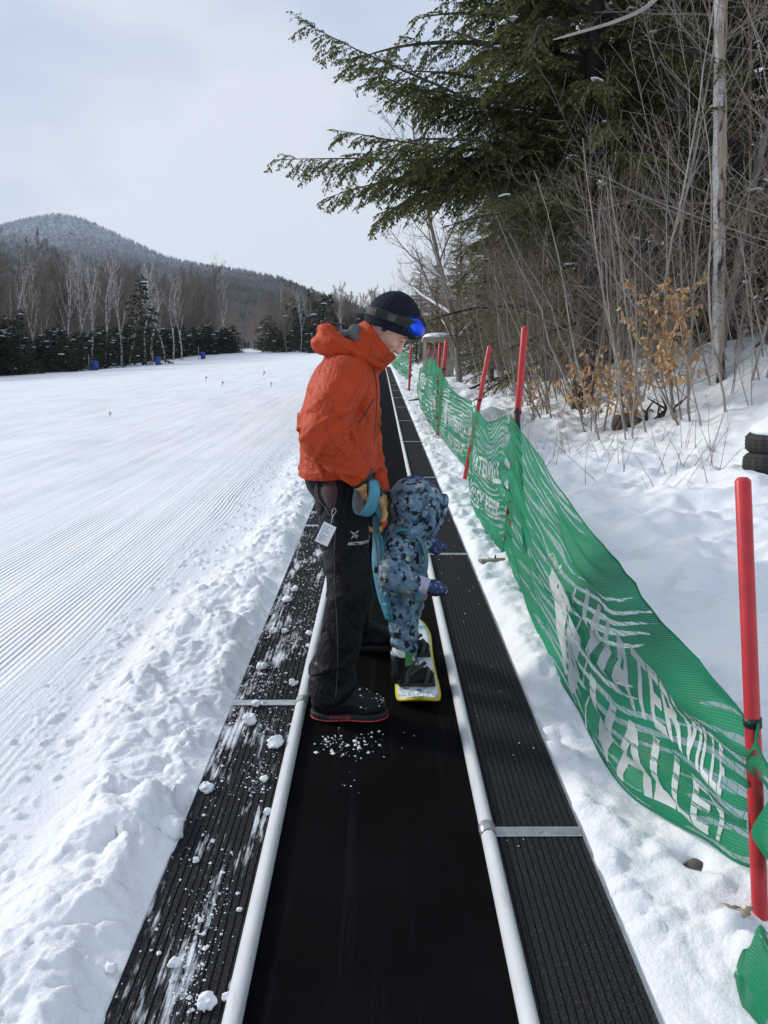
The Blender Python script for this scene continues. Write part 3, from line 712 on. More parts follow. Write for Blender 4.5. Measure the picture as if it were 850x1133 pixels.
s2a, s2b = D(581, 608, 5.35), D(572, 452, 5.15)
pole(s2a, s2b, .017, 'black stake behind the green net, lashed to the second red pole', None, 'pole_black', 'net_stake', None)

def polyline(pts, n):
    return smooth_path(pts, n)
def net_panel(top, bot, label, bulge=.06, wr=.012, seed=0, ns=150, ntt=46, texts=(), squeeze=False):
    T, B = polyline(top, ns), polyline(bot, ns)
    tt = np.linspace(0, 1, ntt)
    S = np.concatenate([[0], np.cumsum(np.linalg.norm(np.diff(T, axis=0), axis=1))]); L = S[-1]
    hgt = np.linalg.norm(T-B, axis=1)
    G = B[:, None]*(1-tt)[None, :, None]+T[:, None]*tt[None, :, None]
    e = np.sin(PI*np.clip(S/L, 0, 1))**.5
    G[..., 0] -= bulge*np.sin(PI*tt)[None]**.8*(1-.35*tt)[None]*e[:, None]
    si = S[:, None]+0*tt[None]; ti = tt[None]*hgt[:, None]
    G[..., 0] -= (.055*np.exp(-(tt/.16)**2))[None]*e[:, None]*(bulge > .05)
    fold = wr*(1-2*np.abs(vnoise(si*1.1+seed, ti*9+si*1.5)))+wr*.6*vnoise(si*3+seed, ti*14)
    nearend = np.exp(-(L-si)/.35)+np.exp(-si/.3)
    fold = fold+nearend*.02*np.sin(ti*38+si*9+seed)
    G[..., 0] += fold*np.sin(PI*np.clip(tt, .02, .98))[None]**.4; G[..., 2] += .3*fold
    V = G.reshape(-1, 3); uv = np.stack([si+seed*3.3, ti], -1).reshape(-1, 2)
    a = (np.arange(ns-1)[:, None]*ntt+np.arange(ntt-1)[None]).ravel(); Fc = np.stack([a, a+ntt, a+ntt+1, a+1], 1)
    base = V[np.argmin(V[:, 2])]
    t = thing('safety_net', label, 'net', (base[0], base[1], base[2]+K*base[1]), 'green netting panels between the poles')
    obj('mesh_sheet', V, Fc, M['net'], t, uv=uv)
    for row in (0, ntt-1):
        V2, F2 = tube(G[::3, row], .004, 5); obj('edge_cord', V2, F2, M['net'], t)
    def put(TV, TF, s0, t0, name):
        sv = (s0+TV[:, 0])/L*(ns-1); tv = np.clip(t0+TV[:, 1], 0, 1)*(ntt-1)
        sv = np.clip(sv, 0, ns-1.001); tv = np.clip(tv, 0, ntt-1.001)
        i, j = sv.astype(int), tv.astype(int); fu, fv = (sv-i)[:, None], (tv-j)[:, None]
        Q = G[i, j]*(1-fu)*(1-fv)+G[i+1, j]*fu*(1-fv)+G[i, j+1]*(1-fu)*fv+G[i+1, j+1]*fu*fv
        Q = Q+np.array([-.004, -.0005, .001]); u = np.stack([s0+TV[:, 0]+seed*3.3+.7, tv/(ntt-1)*hgt.mean()], 1)
        obj(name, Q, TF, M['netprint'], t, uv=u, smooth=False)
    for it in texts:
        if it[0] == 'logo':
            _, s0, t0, sx, sy = it; put(*logo2d(sx, sy), s0, t0, 'printed_emblem')
        elif it[0] == 'bar':
            _, s0, t0, hh = it; ts = np.linspace(0, 1, 14)
            VV = np.array([(.03*math.sin(PI*q)+d, q*hh) for q in ts for d in (0, .022)]); FF = [(2*i, 2*i+1, 2*i+3, 2*i+2) for i in range(13)]; put(VV, FF, s0, t0, 'printed_bar')
        else:
            body, s0, t0, size, wid, ht = it
            TV, TF = text2d(body, 1.0, .022, 3); TV = TV-TV.min(0); TV = TV/TV.max(0); TV[:, 0] = (1-(1-TV[:, 0])**1.45 if squeeze else TV[:, 0]); TV = TV*np.array([wid, ht]); put(TV, TF, s0, t0, 'printed_word')
    return t, G
def logo2d(sx, sy):
    # round emblem split in two by a curved mountain-like slash
    V = []; Fc = []
    def fan(outline):
        o = len(V); c = np.mean(outline, axis=0); m = len(outline)
        for ring in (1.0, .75, .5, .25):
            for p in outline: V.append(c+(np.array(p)-c)*ring)
        V.append(c)
        for r in range(3):
            for k in range(m): Fc.append((o+r*m+k, o+r*m+(k+1) % m, o+(r+1)*m+(k+1) % m, o+(r+1)*m+k))
        for k in range(m): Fc.append((o+3*m+k, o+3*m+(k+1) % m, o+4*m))
    sc_ = lambda y: (.22*math.sin(y*2.6), y)
    ys = np.linspace(-.92, .92, 14)
    left = [(.22*math.sin(y*2.6)-.09, y) for y in ys]+[(-math.cos(a), math.sin(a)) for a in np.linspace(PI/2-.35, -PI/2+.35, 14)]
    right = [(.22*math.sin(y*2.6)+.09, y) for y in ys]+[(math.cos(a), math.sin(a)) for a in np.linspace(PI/2-.3, -PI/2+.3, 14)]
    fan(left); fan(right)
    return np.array(V)*np.array([sx, sy])+np.array([sx, sy]), Fc
def onpole(a, b, t): return a+(b-a)*t
# nearest panel (from the second pole down to the first)
t1 = onpole(p2a, p2b, .56)+np.array([-.055, 0, 0]); e1 = onpole(p1a, p1b, .47)+np.array([-.02, -.02, 0])
top = [t1, t1*.66+e1*.34+np.array([0, 0, -.03]), t1*.33+e1*.67+np.array([0, 0, -.035]), e1]
bot = [np.array((.90, 5.40, .04)), P(598, 690, .04), P(648, 775, .05), P(700, 862, .05), P(765, 912, .08), np.array((.985, 1.90, .17))]
net_panel(top, bot, 'nearest green net, sagging to the first red pole, big white lettering', .07, .022, 1,
          ns=220, ntt=60, squeeze=True, texts=[('logo', 1.16, .06, .25, .29), ('bar', 1.74, .06, .56), ('WATERVILLE', 1.86, .36, 0, 1.44, .30), ('VALLEY', 1.84, .05, 0, 1.40, .25)])
t2 = onpole(p3a, p3b, .60)+np.array([-.06, 0, 0])
top = [t2, t2*.5+t1*.5+np.array([-.02, 0, -.12]), t1+np.array([-.01, .02, 0])]
bot = [D(519, 545, 8.3), D(523, 578, 7.2), P(548, 606, .03), np.array((.90, 5.42, .04))]
net_panel(top, bot, 'green net between second and third poles, slit open so snow shows', .03, .014, 2,
          texts=[('WATERVILLE', .75, .50, 0, 1.9, .17), ('VALLEY RESORT', .75, .22, 0, 1.9, .15)])
t3 = onpole(p4a, p4b, .74)+np.array([-.07, 0, 0])
top = [t3, t3*.5+t2*.5+np.array([0, 0, -.13]), t2+np.array([-.01, .02, 0])]
bot = [D(484, 478, 12.5), D(498, 497, 10.4), D(516, 518, 8.55)]
net_panel(top, bot, 'green net between third and fourth poles, with emblem and two white lines', .04, .012, 3, ns=120,
          texts=[('logo', 1.2, .28, .22, .24), ('WATERVILLE', 1.8, .40, 0, 1.9, .22), ('VALLEY RESORT', 1.8, .12, 0, 1.9, .20)])
top = [D(470, 399, 16.2), D(478, 398, 14.5), t3+np.array([-.01, .02, 0])]
bot = [D(462, 425, 16.2), D(468, 448, 14.4), D(483, 480, 12.55)]
net_panel(top, bot, 'bunched green net end beyond the fourth pole, hanging in folds', .1, .04, 4, ns=90,
          texts=[('WATERVILLE', .5, .40, 0, 1.8, .22), ('VALLEY RESORT', .5, .12, 0, 1.8, .20)])
top = [D(433, 392, 27), D(444, 390, 25.5), D(457, 392, 23.9)]
bot = [D(434, 403, 27), D(444, 414, 25.5), D(454, 421, 23.9)]
net_panel(top, bot, 'farthest short green net beside the conveyor top, in front of the hut', .1, .05, 5, ns=60)
# the bunched piece that starts at the nearest pole and runs out of the picture
top = [onpole(p1a, p1b, .465), D(846, 835, 1.78), D(905, 930, 1.52)]
bot = [np.array((1.0, 1.86, .16)), D(856, 985, 1.62), D(930, 1075, 1.4)]
net_panel(top, bot, 'strip of green net wrapped round the nearest pole, leaving at the right edge', .01, .02, 6, ns=50, ntt=40)
def heap():
    G = []
    c0 = P(840, 1100, .05)
    us = np.linspace(0, 1, 50); vs_ = np.linspace(0, 1, 40)
    A = [P(812, 1075, .05), P(815, 1100, .04), P(835, 1150, .02)]; Bq = [D(856, 1034, 1.72), D(880, 1045, 1.66), D(920, 1080, 1.55)]
    a_, b_ = smooth_path(A, 50), smooth_path(Bq, 50)
    G = a_[:, None]*(1-vs_)[None, :, None]+b_[:, None]*vs_[None, :, None]
    f = .010*np.sin(vs_[None]*13+us[:, None]*5)+.012*vnoise(us[:, None]*5+0*vs_[None], vs_[None]*5+0*us[:, None])
    G[..., 2] += .05*np.sin(PI*vs_)[None]+f
    V = G.reshape(-1, 3); q = (np.arange(49)[:, None]*40+np.arange(39)[None]).ravel(); Fc = np.stack([q, q+40, q+41, q+1], 1)
    uv = np.stack(np.meshgrid(us*.4, vs_*.3, indexing='ij'), -1).reshape(-1, 2)
    t = thing('safety_net', 'crumpled end of green net lying at the foot of the nearest pole', 'net', (c0[0], c0[1], K*c0[1]), 'green netting panels between the poles')
    obj('mesh_sheet', V, Fc, M['net'], t, uv=uv)
heap()

# small things in the trodden strip
def at_ground(px, py):
    p = P(px, py, 0.02)
    return p[0], p[1], snow_z(p[0], p[1])
x, y, z = at_ground(545, 626)
t = thing('wooden_plank', 'short bare wooden plank poking from snow under the net', 'plank', (x, y, z))
mb = MB(); mb.box((x, y, z+.014), (.095, .035, .012), np.array([[.98, -.17, 0], [.17, .98, 0], [0, 0, 1]]), .004); mb.go('board', M['wood_tan'], t, sh=False)
mb = MB(); mb.tube([(x+.02, y+.01, z+.02), (x+.02, y+.01, z+.05)], .006, 6); mb.go('nail', M['cable_tie'], t, sh=False)
V, Fc = mesh_sdf([ell((0, 0, 0), (.03, .035, .028)), ell((.012, .01, .01), (.02, .02, .02))], h=.004, k=.01, warp=lambda p: .006*fbm(p[..., 0]*60, p[..., 1]*60, p[..., 2]*60))
o = link('rock', raw_mesh('rock', V, Fc, M['rock'])); o.location = (.925, 2.13, snow_z(.925, 2.13)+.008); tag(o, 'brown stone showing in a melt hole by the near pole', 'rock')
V, Fc = mesh_sdf([ell((0, 0, 0), (.10, .05, .035)), ell((.06, .01, .01), (.05, .04, .03))], h=.008, k=.02, warp=lambda p: .01*fbm(p[..., 0]*25, p[..., 1]*25, p[..., 2]*25))
x, y, z = at_ground(458, 444); o = link('rock', raw_mesh('rock', V*1.6, Fc, M['rock'])); o.location = (x, y, z); tag(o, 'dark rock below the far bunched net end', 'rock')
def leaf_mesh(a, rad):
    pts = []; m = 14
    for k in range(m):
        q = 2*PI*k/m; r = rad*(1 if k % 2 == 0 else .5)*(1+.3*math.sin(3*q+a)); pts.append((r*math.cos(q), r*math.sin(q), .006*math.sin(2*q+a)))
    V = pts+[(0, 0, .003)]+[(p[0], p[1], p[2]-.0015) for p in pts]; Fc = [(k, (k+1) % m, m) for k in range(m)]+[(k, m+1+k, m+1+(k+1) % m, (k+1) % m) for k in range(m)]
    return V, Fc
for (px, py, rad, lab) in ((808, 1024, .022, 'curled brown dead leaf on snow left of the pole foot'), (822, 1036, .026, 'brown dead leaf against the nearest pole foot')):
    x, y, z = at_ground(px, py); V, Fc = leaf_mesh(px, rad); o = link('dead_leaf', raw_mesh('dead_leaf', V, Fc, M['wood_tan'])); o.location = (x, y, z+.008); o.rotation_euler = (.2, -.3, px); tag(o, lab, 'leaf')

# ------------------------------------------------------------------ people on the carpet
def nrm(v): v = np.array(v, float); return v/np.linalg.norm(v)
def hand_prims(c, w, p, th, curl, s=1.0, thumb=(.7, .5, .5)):
    """palm centre c, w = wrist-to-knuckle direction, p = palm normal (fingers close towards it), th = thumb side"""
    c = np.array(c, float); w = nrm(w); p = nrm(np.array(p)-w*np.dot(p, w)); th = nrm(np.array(th)-w*np.dot(th, w)-p*np.dot(th, p))
    R = np.stack([w, th, p], 1)
    pr = [ell(c, (.048*s, .043*s, .020*s), R), cone(c-w*.05*s, c-w*.02*s, .034*s, .036*s)]
    for k, (o, L) in enumerate(((.030, .92), (.010, 1.0), (-.010, .95), (-.030, .78))):
        q = c+w*.042*s+th*o*s; a = 0.0; pr.append(cone(c+th*o*.7*s, q, .013*s, .0125*s))
        for seg, cu in zip((.040, .027, .022), curl):
            a += cu*(1+.08*k); d = w*math.cos(a)+p*math.sin(a); e = q+d*seg*L*s; pr.append(cone(q, e, .0122*s, .0112*s)); q = e
    q = c-w*.018*s+th*.036*s
    d1 = nrm(w*thumb[0]+th*thumb[1]+p*thumb[2]*.6); e = q+d1*.040*s; pr.append(cone(q, e, .0155*s, .0135*s))
    d2 = nrm(d1*.6+p*thumb[2]+w*.4); pr.append(cone(e, e+d2*.030*s, .0135*s, .0115*s))
    return pr
def two_tone(o, mats, fn):
    me = o.data; me.materials.clear()
    for m in mats: me.materials.append(m)
    off = wpos(o)
    me.polygons.foreach_set('material_index', np.array([fn(np.array(p.center)+off-np.array([0, 0, K*(p.center[1]+off[1])]), np.array(p.normal)) for p in me.polygons], np.int32)); me.update()
def project_text(body, size, origin, right, up, direction, bvh, mat, parent, name, off=.0015, bold=.012, extra=None):
    V, Fc = (text2d(body, 1.0, bold, 2) if extra is None else extra)
    origin = np.array(origin, float); right = nrm(right); up = nrm(up); direction = nrm(direction); out = []
    for a, b in V*size:
        q = origin+right*a+up*b; q[2] += K*q[1]
        hit = bvh.ray_cast(Vector(q-direction*.25), Vector(direction))
        out.append(np.array(hit[0])-direction*off if hit[0] is not None else q)
    return obj(name, np.array(out), Fc, mat, parent, sh=False, smooth=False)

def build_man():
    loc = np.array((-.16, 3.40, 0)); t = thing('person', 'man in orange jacket and black trousers bending over the child, blue goggles on his hat', 'person', (loc[0], loc[1], K*loc[1]))
    hipN, kneN, ankN = (-.165, 3.21, .90), (-.122, 3.11, .54), (-.205, 3.10, .13)
    hipF, kneF, ankF = (-.160, 3.46, .90), (-.085, 3.66, .52), (-.14, 3.82, .13)
    shN, elN, wrN = (-.150, 3.125, 1.385), (-.225, 3.00, 1.165), (-.083, 3.045, 1.015)
    shF, elF, wrF = (-.125, 3.55, 1.385), (-.085, 3.64, 1.12), (-.012, 3.43, .865)
    # head frame: f looks down to the right, u out of the crown
    f = nrm((.66, -.13, -.74)); u = nrm(np.array((.74, 0, .66))-f*np.dot((.74, 0, .66), f)); sd_ = np.cross(u, f); Cs = np.array((.040, 3.27, 1.607))
    R = np.stack([f, sd_, u], 1)
    def L(a, b, c): return Cs+f*a+sd_*b+u*c
    body = [cone(shN, elN, .048, .042), cone(elN, wrN, .040, .03), cone(shF, elF, .048, .042), cone(elF, wrF, .040, .03), cone(hipN, kneN, .075, .052), cone(kneN, ankN, .05, .04), cone(hipF, kneF, .075, .052), cone(kneF, ankF, .05, .04),
            ell((-.165, 3.335, .95), (.11, .16, .12)), ell((-.165, 3.335, 1.12), (.11, .15, .18)), ell((-.15, 3.335, 1.32), (.10, .17, .13)), cone((-.12, 3.33, 1.42), L(-.02, 0, -.06), .062, .056),
            cone(ankN, (-.08, 3.09, .06), .035, .03), cone(ankF, (-.02, 3.82, .06), .035, .03), cone(wrN, (-.07, 3.05, .975), .028, .025), cone(wrF, (-.015, 3.42, .80), .028, .025)]
    V1, F1 = mesh_sdf(body, h=.013, k=.03); V1 = relax(V1, F1, 1)
    hd = [ell(L(0, 0, .02), (.098, .077, .105), R), ell(L(.038, 0, -.068), (.060, .054, .060), R), cone(L(.088, 0, -.006), L(.111, 0, -.048), .0085, .0125), ell(L(.104, .011, -.052), (.011, .009, .008), R), ell(L(.104, -.011, -.052), (.011, .009, .008), R),
          ell(L(.083, .028, .014), (.017, .024, .009), R), ell(L(.083, -.028, .014), (.017, .024, .009), R), ell(L(.062, .036, -.046), (.028, .024, .024), R), ell(L(.062, -.036, -.046), (.028, .024, .024), R),
          ell(L(.087, 0, -.076), (.010, .021, .006), R), ell(L(.085, 0, -.089), (.010, .018, .006), R), ell(L(.078, 0, -.108), (.020, .022, .016), R),
          ell(L(-.012, .079, -.02), (.021, .010, .031), R), ell(L(-.012, -.079, -.02), (.021, .010, .031), R), cone(L(-.02, 0, -.05), (-.07, 3.31, 1.485), .060, .056)]
    so_ = [ell(L(.101, s*.031, -.006), (.013, .015, .008), R) for s in (-1, 1)]+[ell(L(.100, 0, -.0825), (.012, .024, .0022), R)]
    V2, F2 = mesh_sdf(hd, h=.0036, k=.010, sub=so_, subk=.005); V2 = relax(V2, F2, 1)
    obj('body', np.vstack([V1, V2]), np.vstack([F1, F2+len(V1)]), M['skin'], t)
    for s in (-1, 1):
        V, Fc = mesh_sdf([ell(L(.083, s*.031, -.007), (.0115, .0125, .0105), R)], h=.003, k=.01); e_ = obj('eye', V, Fc, M['card'], t)
        V, Fc = mesh_sdf([ell(L(.0925, s*.031, -.011), (.004, .006, .0055), R)], h=.0015, k=.01, pad=.008); obj('iris', V, Fc, M['beanie'], e_)
        V, Fc = mesh_sdf([ell(L(.0838, s*.031, -.0062), (.0128, .0142, .0120), R)], h=.003, k=.01); el_o = obj('eyelid', V, Fc, M['skin'], t); V, Fc = tube([L(.0955-.006*q*q, s*(.031+.0125*q), -.0125+.003*q*q) for q in np.linspace(-1, 1, 9)], [.0006, .0011, .0014, .0015, .0015, .0015, .0014, .0011, .0006], 5); obj('lashes', V, Fc, M['hair'], el_o)
        eb = [L(.100-.012*abs(q), s*(.031+.018*q), .008+.004*(1-abs(q))) for q in np.linspace(-1, 1, 7)]; V, Fc = tube(eb, [.001, .003, .0035, .0035, .003, .0025, .001], 5); obj('eyebrow', V, Fc, M['hair'], t)
    V, Fc = mesh_sdf([ell(L(.0925, 0, -.0825), (.004, .021, .0022), R)], h=.0018, k=.01, pad=.008); obj('mouth', V, Fc, M['red_print'], t)
    hr = [ell(L(-.006, 0, .015), (.098, .083, .107), R)]
    sdfobj('hair', M['hair'], t, hr, h=.006, k=.01, cut=[half(L(.022, 0, 0), f), half(L(0, 0, -.045), -u)], warp=lambda p: .002*vnoise(p[..., 0]*120, p[..., 1]*120, p[..., 2]*120))
    # knitted hat: its own axis, worn low on the nape
    hu = nrm((.33, 0, .94)); hf = nrm(np.array((.94, -.12, -.33))-hu*np.dot((.94, -.12, -.33), hu)); hs = np.cross(hu, hf); RH = np.stack([hf, hs, hu], 1); Ch = np.array((.056, 3.268, 1.628))
    def Q(a, b, c): return Ch+hf*a+hs*b+hu*c
    hat = [ell(Q(0, 0, 0), (.114, .096, .108), RH), ell(Q(-.004, 0, -.04), (.112, .095, .06), RH), ell(Q(.0, 0, .05), (.07, .06, .058), RH)]
    hb = sdfobj('beanie', M['beanie'], t, hat, h=.006, k=.02, cut=[half(Q(0, 0, -.052), -hu)], warp=lambda p: .0018*np.sin(24*np.arctan2((p-Ch) @ hs, (p-Ch) @ hf))*sstep(0, .06, (p-Ch) @ hu))
    V, Fc = mesh_sdf([ell(Q(0, 0, -.048), (.1165, .099, .05), RH)], h=.006, k=.01, cut=[half(Q(0, 0, -.054), -hu), half(Q(0, 0, -.026), hu)]); obj('hat_band', V, Fc, M['beanie'], hb)
    # goggles pushed up on the hat
    g = thing('goggles', None, None, (0, 0, 0)); bpy.data.objects.remove(g)
    gd = nrm(hf*.93+hu*.10-hs*.35*(-1 if hs[1] > 0 else 1)*-1)
    gd = nrm(hf*.95+np.array((0, -.62, 0))); gu = nrm(hu-gd*hu.dot(gd)); gs = np.cross(gu, gd); RG = np.stack([gd, gs, gu], 1); Cg = Ch+hf*.082-hu*.006+np.array((0, -.012, 0))
    fr = sdfobj('goggle_frame', M['strap'], t, [ell(Cg, (.044, .089, .055), RG)], h=.005, k=.01, sub=[ell(Cg+gd*.035, (.03, .078, .045), RG)], cut=[half(Cg-gd*.025, -gd)])
    V, Fc = mesh_sdf([ell(Cg-gd*.004, (.0475, .083, .050), RG)], h=.005, k=.01, sub=[ell(Cg+gd*.03-gu*.055, (.06, .020, .022), RG)], cut=[half(Cg+gd*.006, -gd)]); obj('goggle_lens', V, Fc, M['lens'], fr)
    band = []; bn = []
    for a in np.linspace(.42, 2*PI-.42, 40):
        d = hf*math.cos(a)*.117+hs*math.sin(a)*.0995; nn = nrm(hf*math.cos(a)/.117+hs*math.sin(a)/.0995); band.append(Ch+d*1.0-hu*.004+nn*.001); bn.append(nn)
    V, Fc = tube(band, .0205, 8, True, (np.array(bn), .14)); st = obj('goggle_strap', V, Fc, M['strap'], fr)
    near = [i for i in range(40) if band[i][1] == min(b[1] for b in band)][0]
    i0 = near
    def along(q): return np.array(band[int(np.clip(i0+q, 0, 39))]), np.array(bn[int(np.clip(i0+q, 0, 39))])
    sgn = 1 if band[min(39, i0+3)][0] < band[i0][0] else -1
    c0, n0 = along(sgn*1); c1, n1 = along(sgn*5)
    mb = MB(); tg = nrm(np.cross(n0, hu)); mb.box(c0+n0*.004, (.017, .0025, .013), np.stack([tg, n0, hu], 1), .002); mb.go('strap_patch', M['strap_patch'], fr, smooth=False)
    tg = nrm(np.cross(n1, hu)); ring = [c1+n1*.005+tg*a*.009+hu*b*.019 for a, b in ((-1, -1), (1, -1), (1, 1), (-1, 1), (-1, -1))]; mb = MB(); mb.tube(ring, .002, 6); mb.go('strap_buckle', M['zip'], fr)
    # jacket with standing collar; sleeves belong to it
    tor = [ell((-.182, 3.335, .985), (.172, .215, .14)), ell((-.180, 3.335, 1.12), (.166, .215, .2)), ell((-.178, 3.335, 1.27), (.148, .22, .19)), ell((-.140, 3.335, 1.395), (.115, .215, .115)), ell((-.075, 3.33, 1.30), (.075, .15, .15))]
    arm = [cone(shN, elN, .096, .084), cone(elN, wrN, .082, .056), cone(shF, elF, .094, .082), cone(elF, wrF, .080, .056)]
    def wp(p):
        x, y, z = p[..., 0], p[..., 1], p[..., 2]
        lo_ = vnoise(x*5+1, y*4.5, z*5); w1 = vnoise(x*5, y*5, z*5+3); w2 = vnoise(x*7+4, y*6, z*7)
        f1 = np.clip(np.sin((z*.95-x*.55)*30+5*w1+3*y), 0, 1)**4*sstep(-.05, .45, vnoise(x*6+9, y*4, z*6))
        f2 = np.clip(np.sin((z*.45+x*.95)*38+6*w2), 0, 1)**4*sstep(.05, .5, vnoise(x*6+2, y*4+5, z*5+8))
        g1 = np.exp(-np.abs(vnoise(x*6+z*4, y*5, z*7-x*5))*22)
        el_ = np.exp(-((x+.20)**2+(y-3.02)**2+(z-1.16)**2)/.020); he = np.exp(-((z-1.03)/.05)**2); ap = np.exp(-((x+.09)**2+(y-3.1)**2+(z-1.27)**2)/.012)
        k3 = np.clip(np.sin((z*.8-x*.6)*62+4*w2), 0, 1)**3
        return .006*lo_-.0125*f1-.0115*f2+.007*g1-.016*el_*k3-.012*ap*k3-.009*he*np.clip(np.sin(z*75+3*w1+x*9), 0, 1)**3
    sleeve_cut = lambda p: np.maximum(np.maximum((.972+.20*(p[..., 0]+.36)*.45)-p[..., 2]-0.0, -10), -10)
    def torsocut(p): return (.962+.085*(p[..., 0]+.36))-p[..., 2]
    ax = nrm((.79, -.05, .61))
    cr = np.array((.006, 3.275, 1.548))
    lo, hi = None, None
    def jacket(p):
        d = None
        for q in tor: v = q(p); d = v if d is None else smin(d, v, .05)
        d = np.maximum(d+wp(p), torsocut(p))
        a = None
        for q in arm: v = q(p); a = v if a is None else smin(a, v, .02)
        a = a+wp(p)
        a = np.maximum(a, np.where(p[..., 1] < 3.33, (p-np.array(wrN)) @ nrm(np.array(wrN)-np.array(elN)), (p-np.array(wrF)) @ nrm(np.array(wrF)-np.array(elF)))-.012)
        d = smin(d, a, .022)
        col = np.maximum(cone(cr-ax*.16, cr+ax*.02, .115, .100)(p), (p-cr) @ ax)
        d = smin(d, col, .02)
        inn = np.minimum(cone(cr-ax*.08, cr+ax*.05, .082, .089)(p), cone(cr-ax*.16, cr, .06, .075)(p))
        return np.maximum(d, -inn)
    jacket.bb = (np.array((-.42, 2.88, .85)), np.array((.13, 3.80, 1.72)))
    jk = sdfobj('jacket', M['jacket'], t, [jacket], h=.0062, pad=.0, it=1)
    # hood lying on the back, with a grey lining
    def fl(sd):
        def w_(p):
            a = np.abs(vnoise(p[..., 0]*13+sd+p[..., 2]*8, p[..., 1]*8, p[..., 2]*20)); b = np.abs(vnoise(p[..., 0]*24, p[..., 1]*16+sd, p[..., 2]*30)); return .011*np.exp(-a*9)+.005*np.exp(-b*9)-.005
        return w_
    # two soft rolls of cloth: the lower fold on the back, the upper one rising to an open dark lip
    hood = [ell((-.175, 3.30, 1.510), (.110, .140, .038)), ell((-.248, 3.29, 1.535), (.042, .110, .024)), cone((-.14, 3.18, 1.502), (.010, 3.20, 1.432), .030, .016), cone((-.20, 3.18, 1.528), (-.14, 3.18, 1.505), .026, .030), ell((-.215, 3.295, 1.578), (.046, .100, .040)), cone((-.220, 3.205, 1.570), (-.175, 3.190, 1.552), .020, .018)]
    ho = sdfobj('hood', M['jacket'], t, hood, h=.006, k=.028, sub=[ell((-.160, 3.30, 1.625), (.066, .080, .055)), cone(cr-ax*.12, cr+ax*.06, .101, .101)], subk=.008, warp=lambda p: -.006*np.clip(np.sin((p[..., 2]*1.3+p[..., 0]*.5)*70+5*vnoise(p[..., 0]*8, p[..., 1]*7, p[..., 2]*8)), 0, 1)**3+.002*vnoise(p[..., 0]*9, p[..., 1]*8, p[..., 2]*9), it=2)
    sdfobj('hood_lining', M['lining'], ho, [cone((-.120, 3.208, 1.566), (-.010, 3.192, 1.480), .021, .011), cone((-.100, 3.222, 1.578), (-.100, 3.37, 1.578), .022, .022), ell((-.160, 3.30, 1.562), (.07, .08, .02))], h=.006, k=.02, warp=fl(5.0))
    sdfobj('hood_lip', M['jacketdark'], ho, [cone((-.238, 3.245, 1.613), (-.238, 3.355, 1.613), .007, .007), cone((-.238, 3.245, 1.613), (-.15, 3.205, 1.600), .007, .005)], h=.004, k=.01)
    jb = bvh_of(jk)
    def on_jacket(pts, r, nm, mat, off=.001, d=(0.1, 1, 0)):
        out = []
        for q in smooth_path(pts, 16):
            q = q.copy(); q[2] += K*q[1]; h = jb.ray_cast(Vector(q-np.array(d)*.4), Vector(nrm(d)))
            z = np.array(h[0]) if h[0] is not None else q
            z[2] -= K*z[1]; out.append(z-np.array(d)*off)
        V, Fc = tube(out, r, 6); obj(nm, V, Fc, mat, jk)
    on_jacket([D(411, 440, 3.1), D(404, 455, 3.1), D(395, 468, 3.1)], .0026, 'pocket_zip', M['jacketdark'])
    def seam(pts, r=.0016, nm='seam', m=None, n=30):
        out = []
        for q in smooth_path(pts, n):
            q = q.copy(); q[2] += K*q[1]; h = jb.ray_cast(Vector(q-np.array((0, .6, 0))), Vector((0, 1, 0)))
            if h[0] is not None: z = np.array(h[0]); z[2] -= K*z[1]; out.append(z-np.array((0, .0003, 0)))
        if len(out) > 3: V, Fc = tube(out, r, 5); obj(nm, V, Fc, m or M['jacketseam'], jk)
    seam([D(356, 392, 3.1), D(351, 412, 3.1), D(356, 432, 3.1), D(372, 446, 3.1)]); seam([D(402, 404, 3.1), D(401, 420, 3.1), D(393, 436, 3.1), D(386, 450, 3.1)]); seam([D(372, 450, 3.1), D(364, 470, 3.1), D(374, 492, 3.1), D(388, 506, 3.1)])
    seam([D(326, 526, 3.2), D(340, 525, 3.2), D(356, 522, 3.2), D(370, 517, 3.2)]); seam([D(325, 519, 3.2), D(340, 518, 3.2), D(352, 516, 3.2)]); seam([D(413, 404, 3.2), D(417, 430, 3.2), D(416, 460, 3.2), D(414, 490, 3.2)], .003, 'front_zip', M['jacketdark'])
    for w_, e_, r_ in ((wrN, elN, .053), (wrF, elF, .054)):
        d = nrm(np.array(w_)-np.array(e_)); V, Fc = tube([np.array(w_)-d*.004, np.array(w_)+d*.022], r_*1.0, 16); obj('cuff', V, Fc, M['jacketdark'], jk)
    # trousers
    leg = [ell((-.175, 3.335, .955), (.152, .195, .12)), cone(hipN, kneN, .112, .086), cone(kneN, ankN, .083, .086), cone(ankN, (-.205, 3.095, .10), .083, .080), cone(hipF, kneF, .112, .086), cone(kneF, ankF, .083, .086), cone(ankF, (-.14, 3.825, .10), .083, .080)]
    def wt(p):
        x, y, z = p[..., 0], p[..., 1], p[..., 2]
        a = np.abs(vnoise(x*8+z*6, y*7, z*8-x*8)); b = np.abs(vnoise(x*15-z*9, y*12, z*13+x*9)); lo_ = vnoise(x*6, y*6, z*6); lower = sstep(.34, .2, z)+.9*np.exp(-((z-.56)/.06)**2)
        k3 = np.clip(np.sin((z*.9-x*.5)*44+5*vnoise(x*6, y*6, z*6)), 0, 1)**3; return .006*lo_+.011*np.exp(-a*14)-.002-.014*lower*k3-.011*k3*sstep(.1, .5, vnoise(x*7+3, y*5, z*5))
    tr = sdfobj('trousers', M['trouser'], t, leg, h=.0068, k=.03, warp=wt, cut=[half((0, 0, .085), (0, 0, -1)), half((0, 0, 1.02), (0, 0, 1))])
    tb = bvh_of(tr)
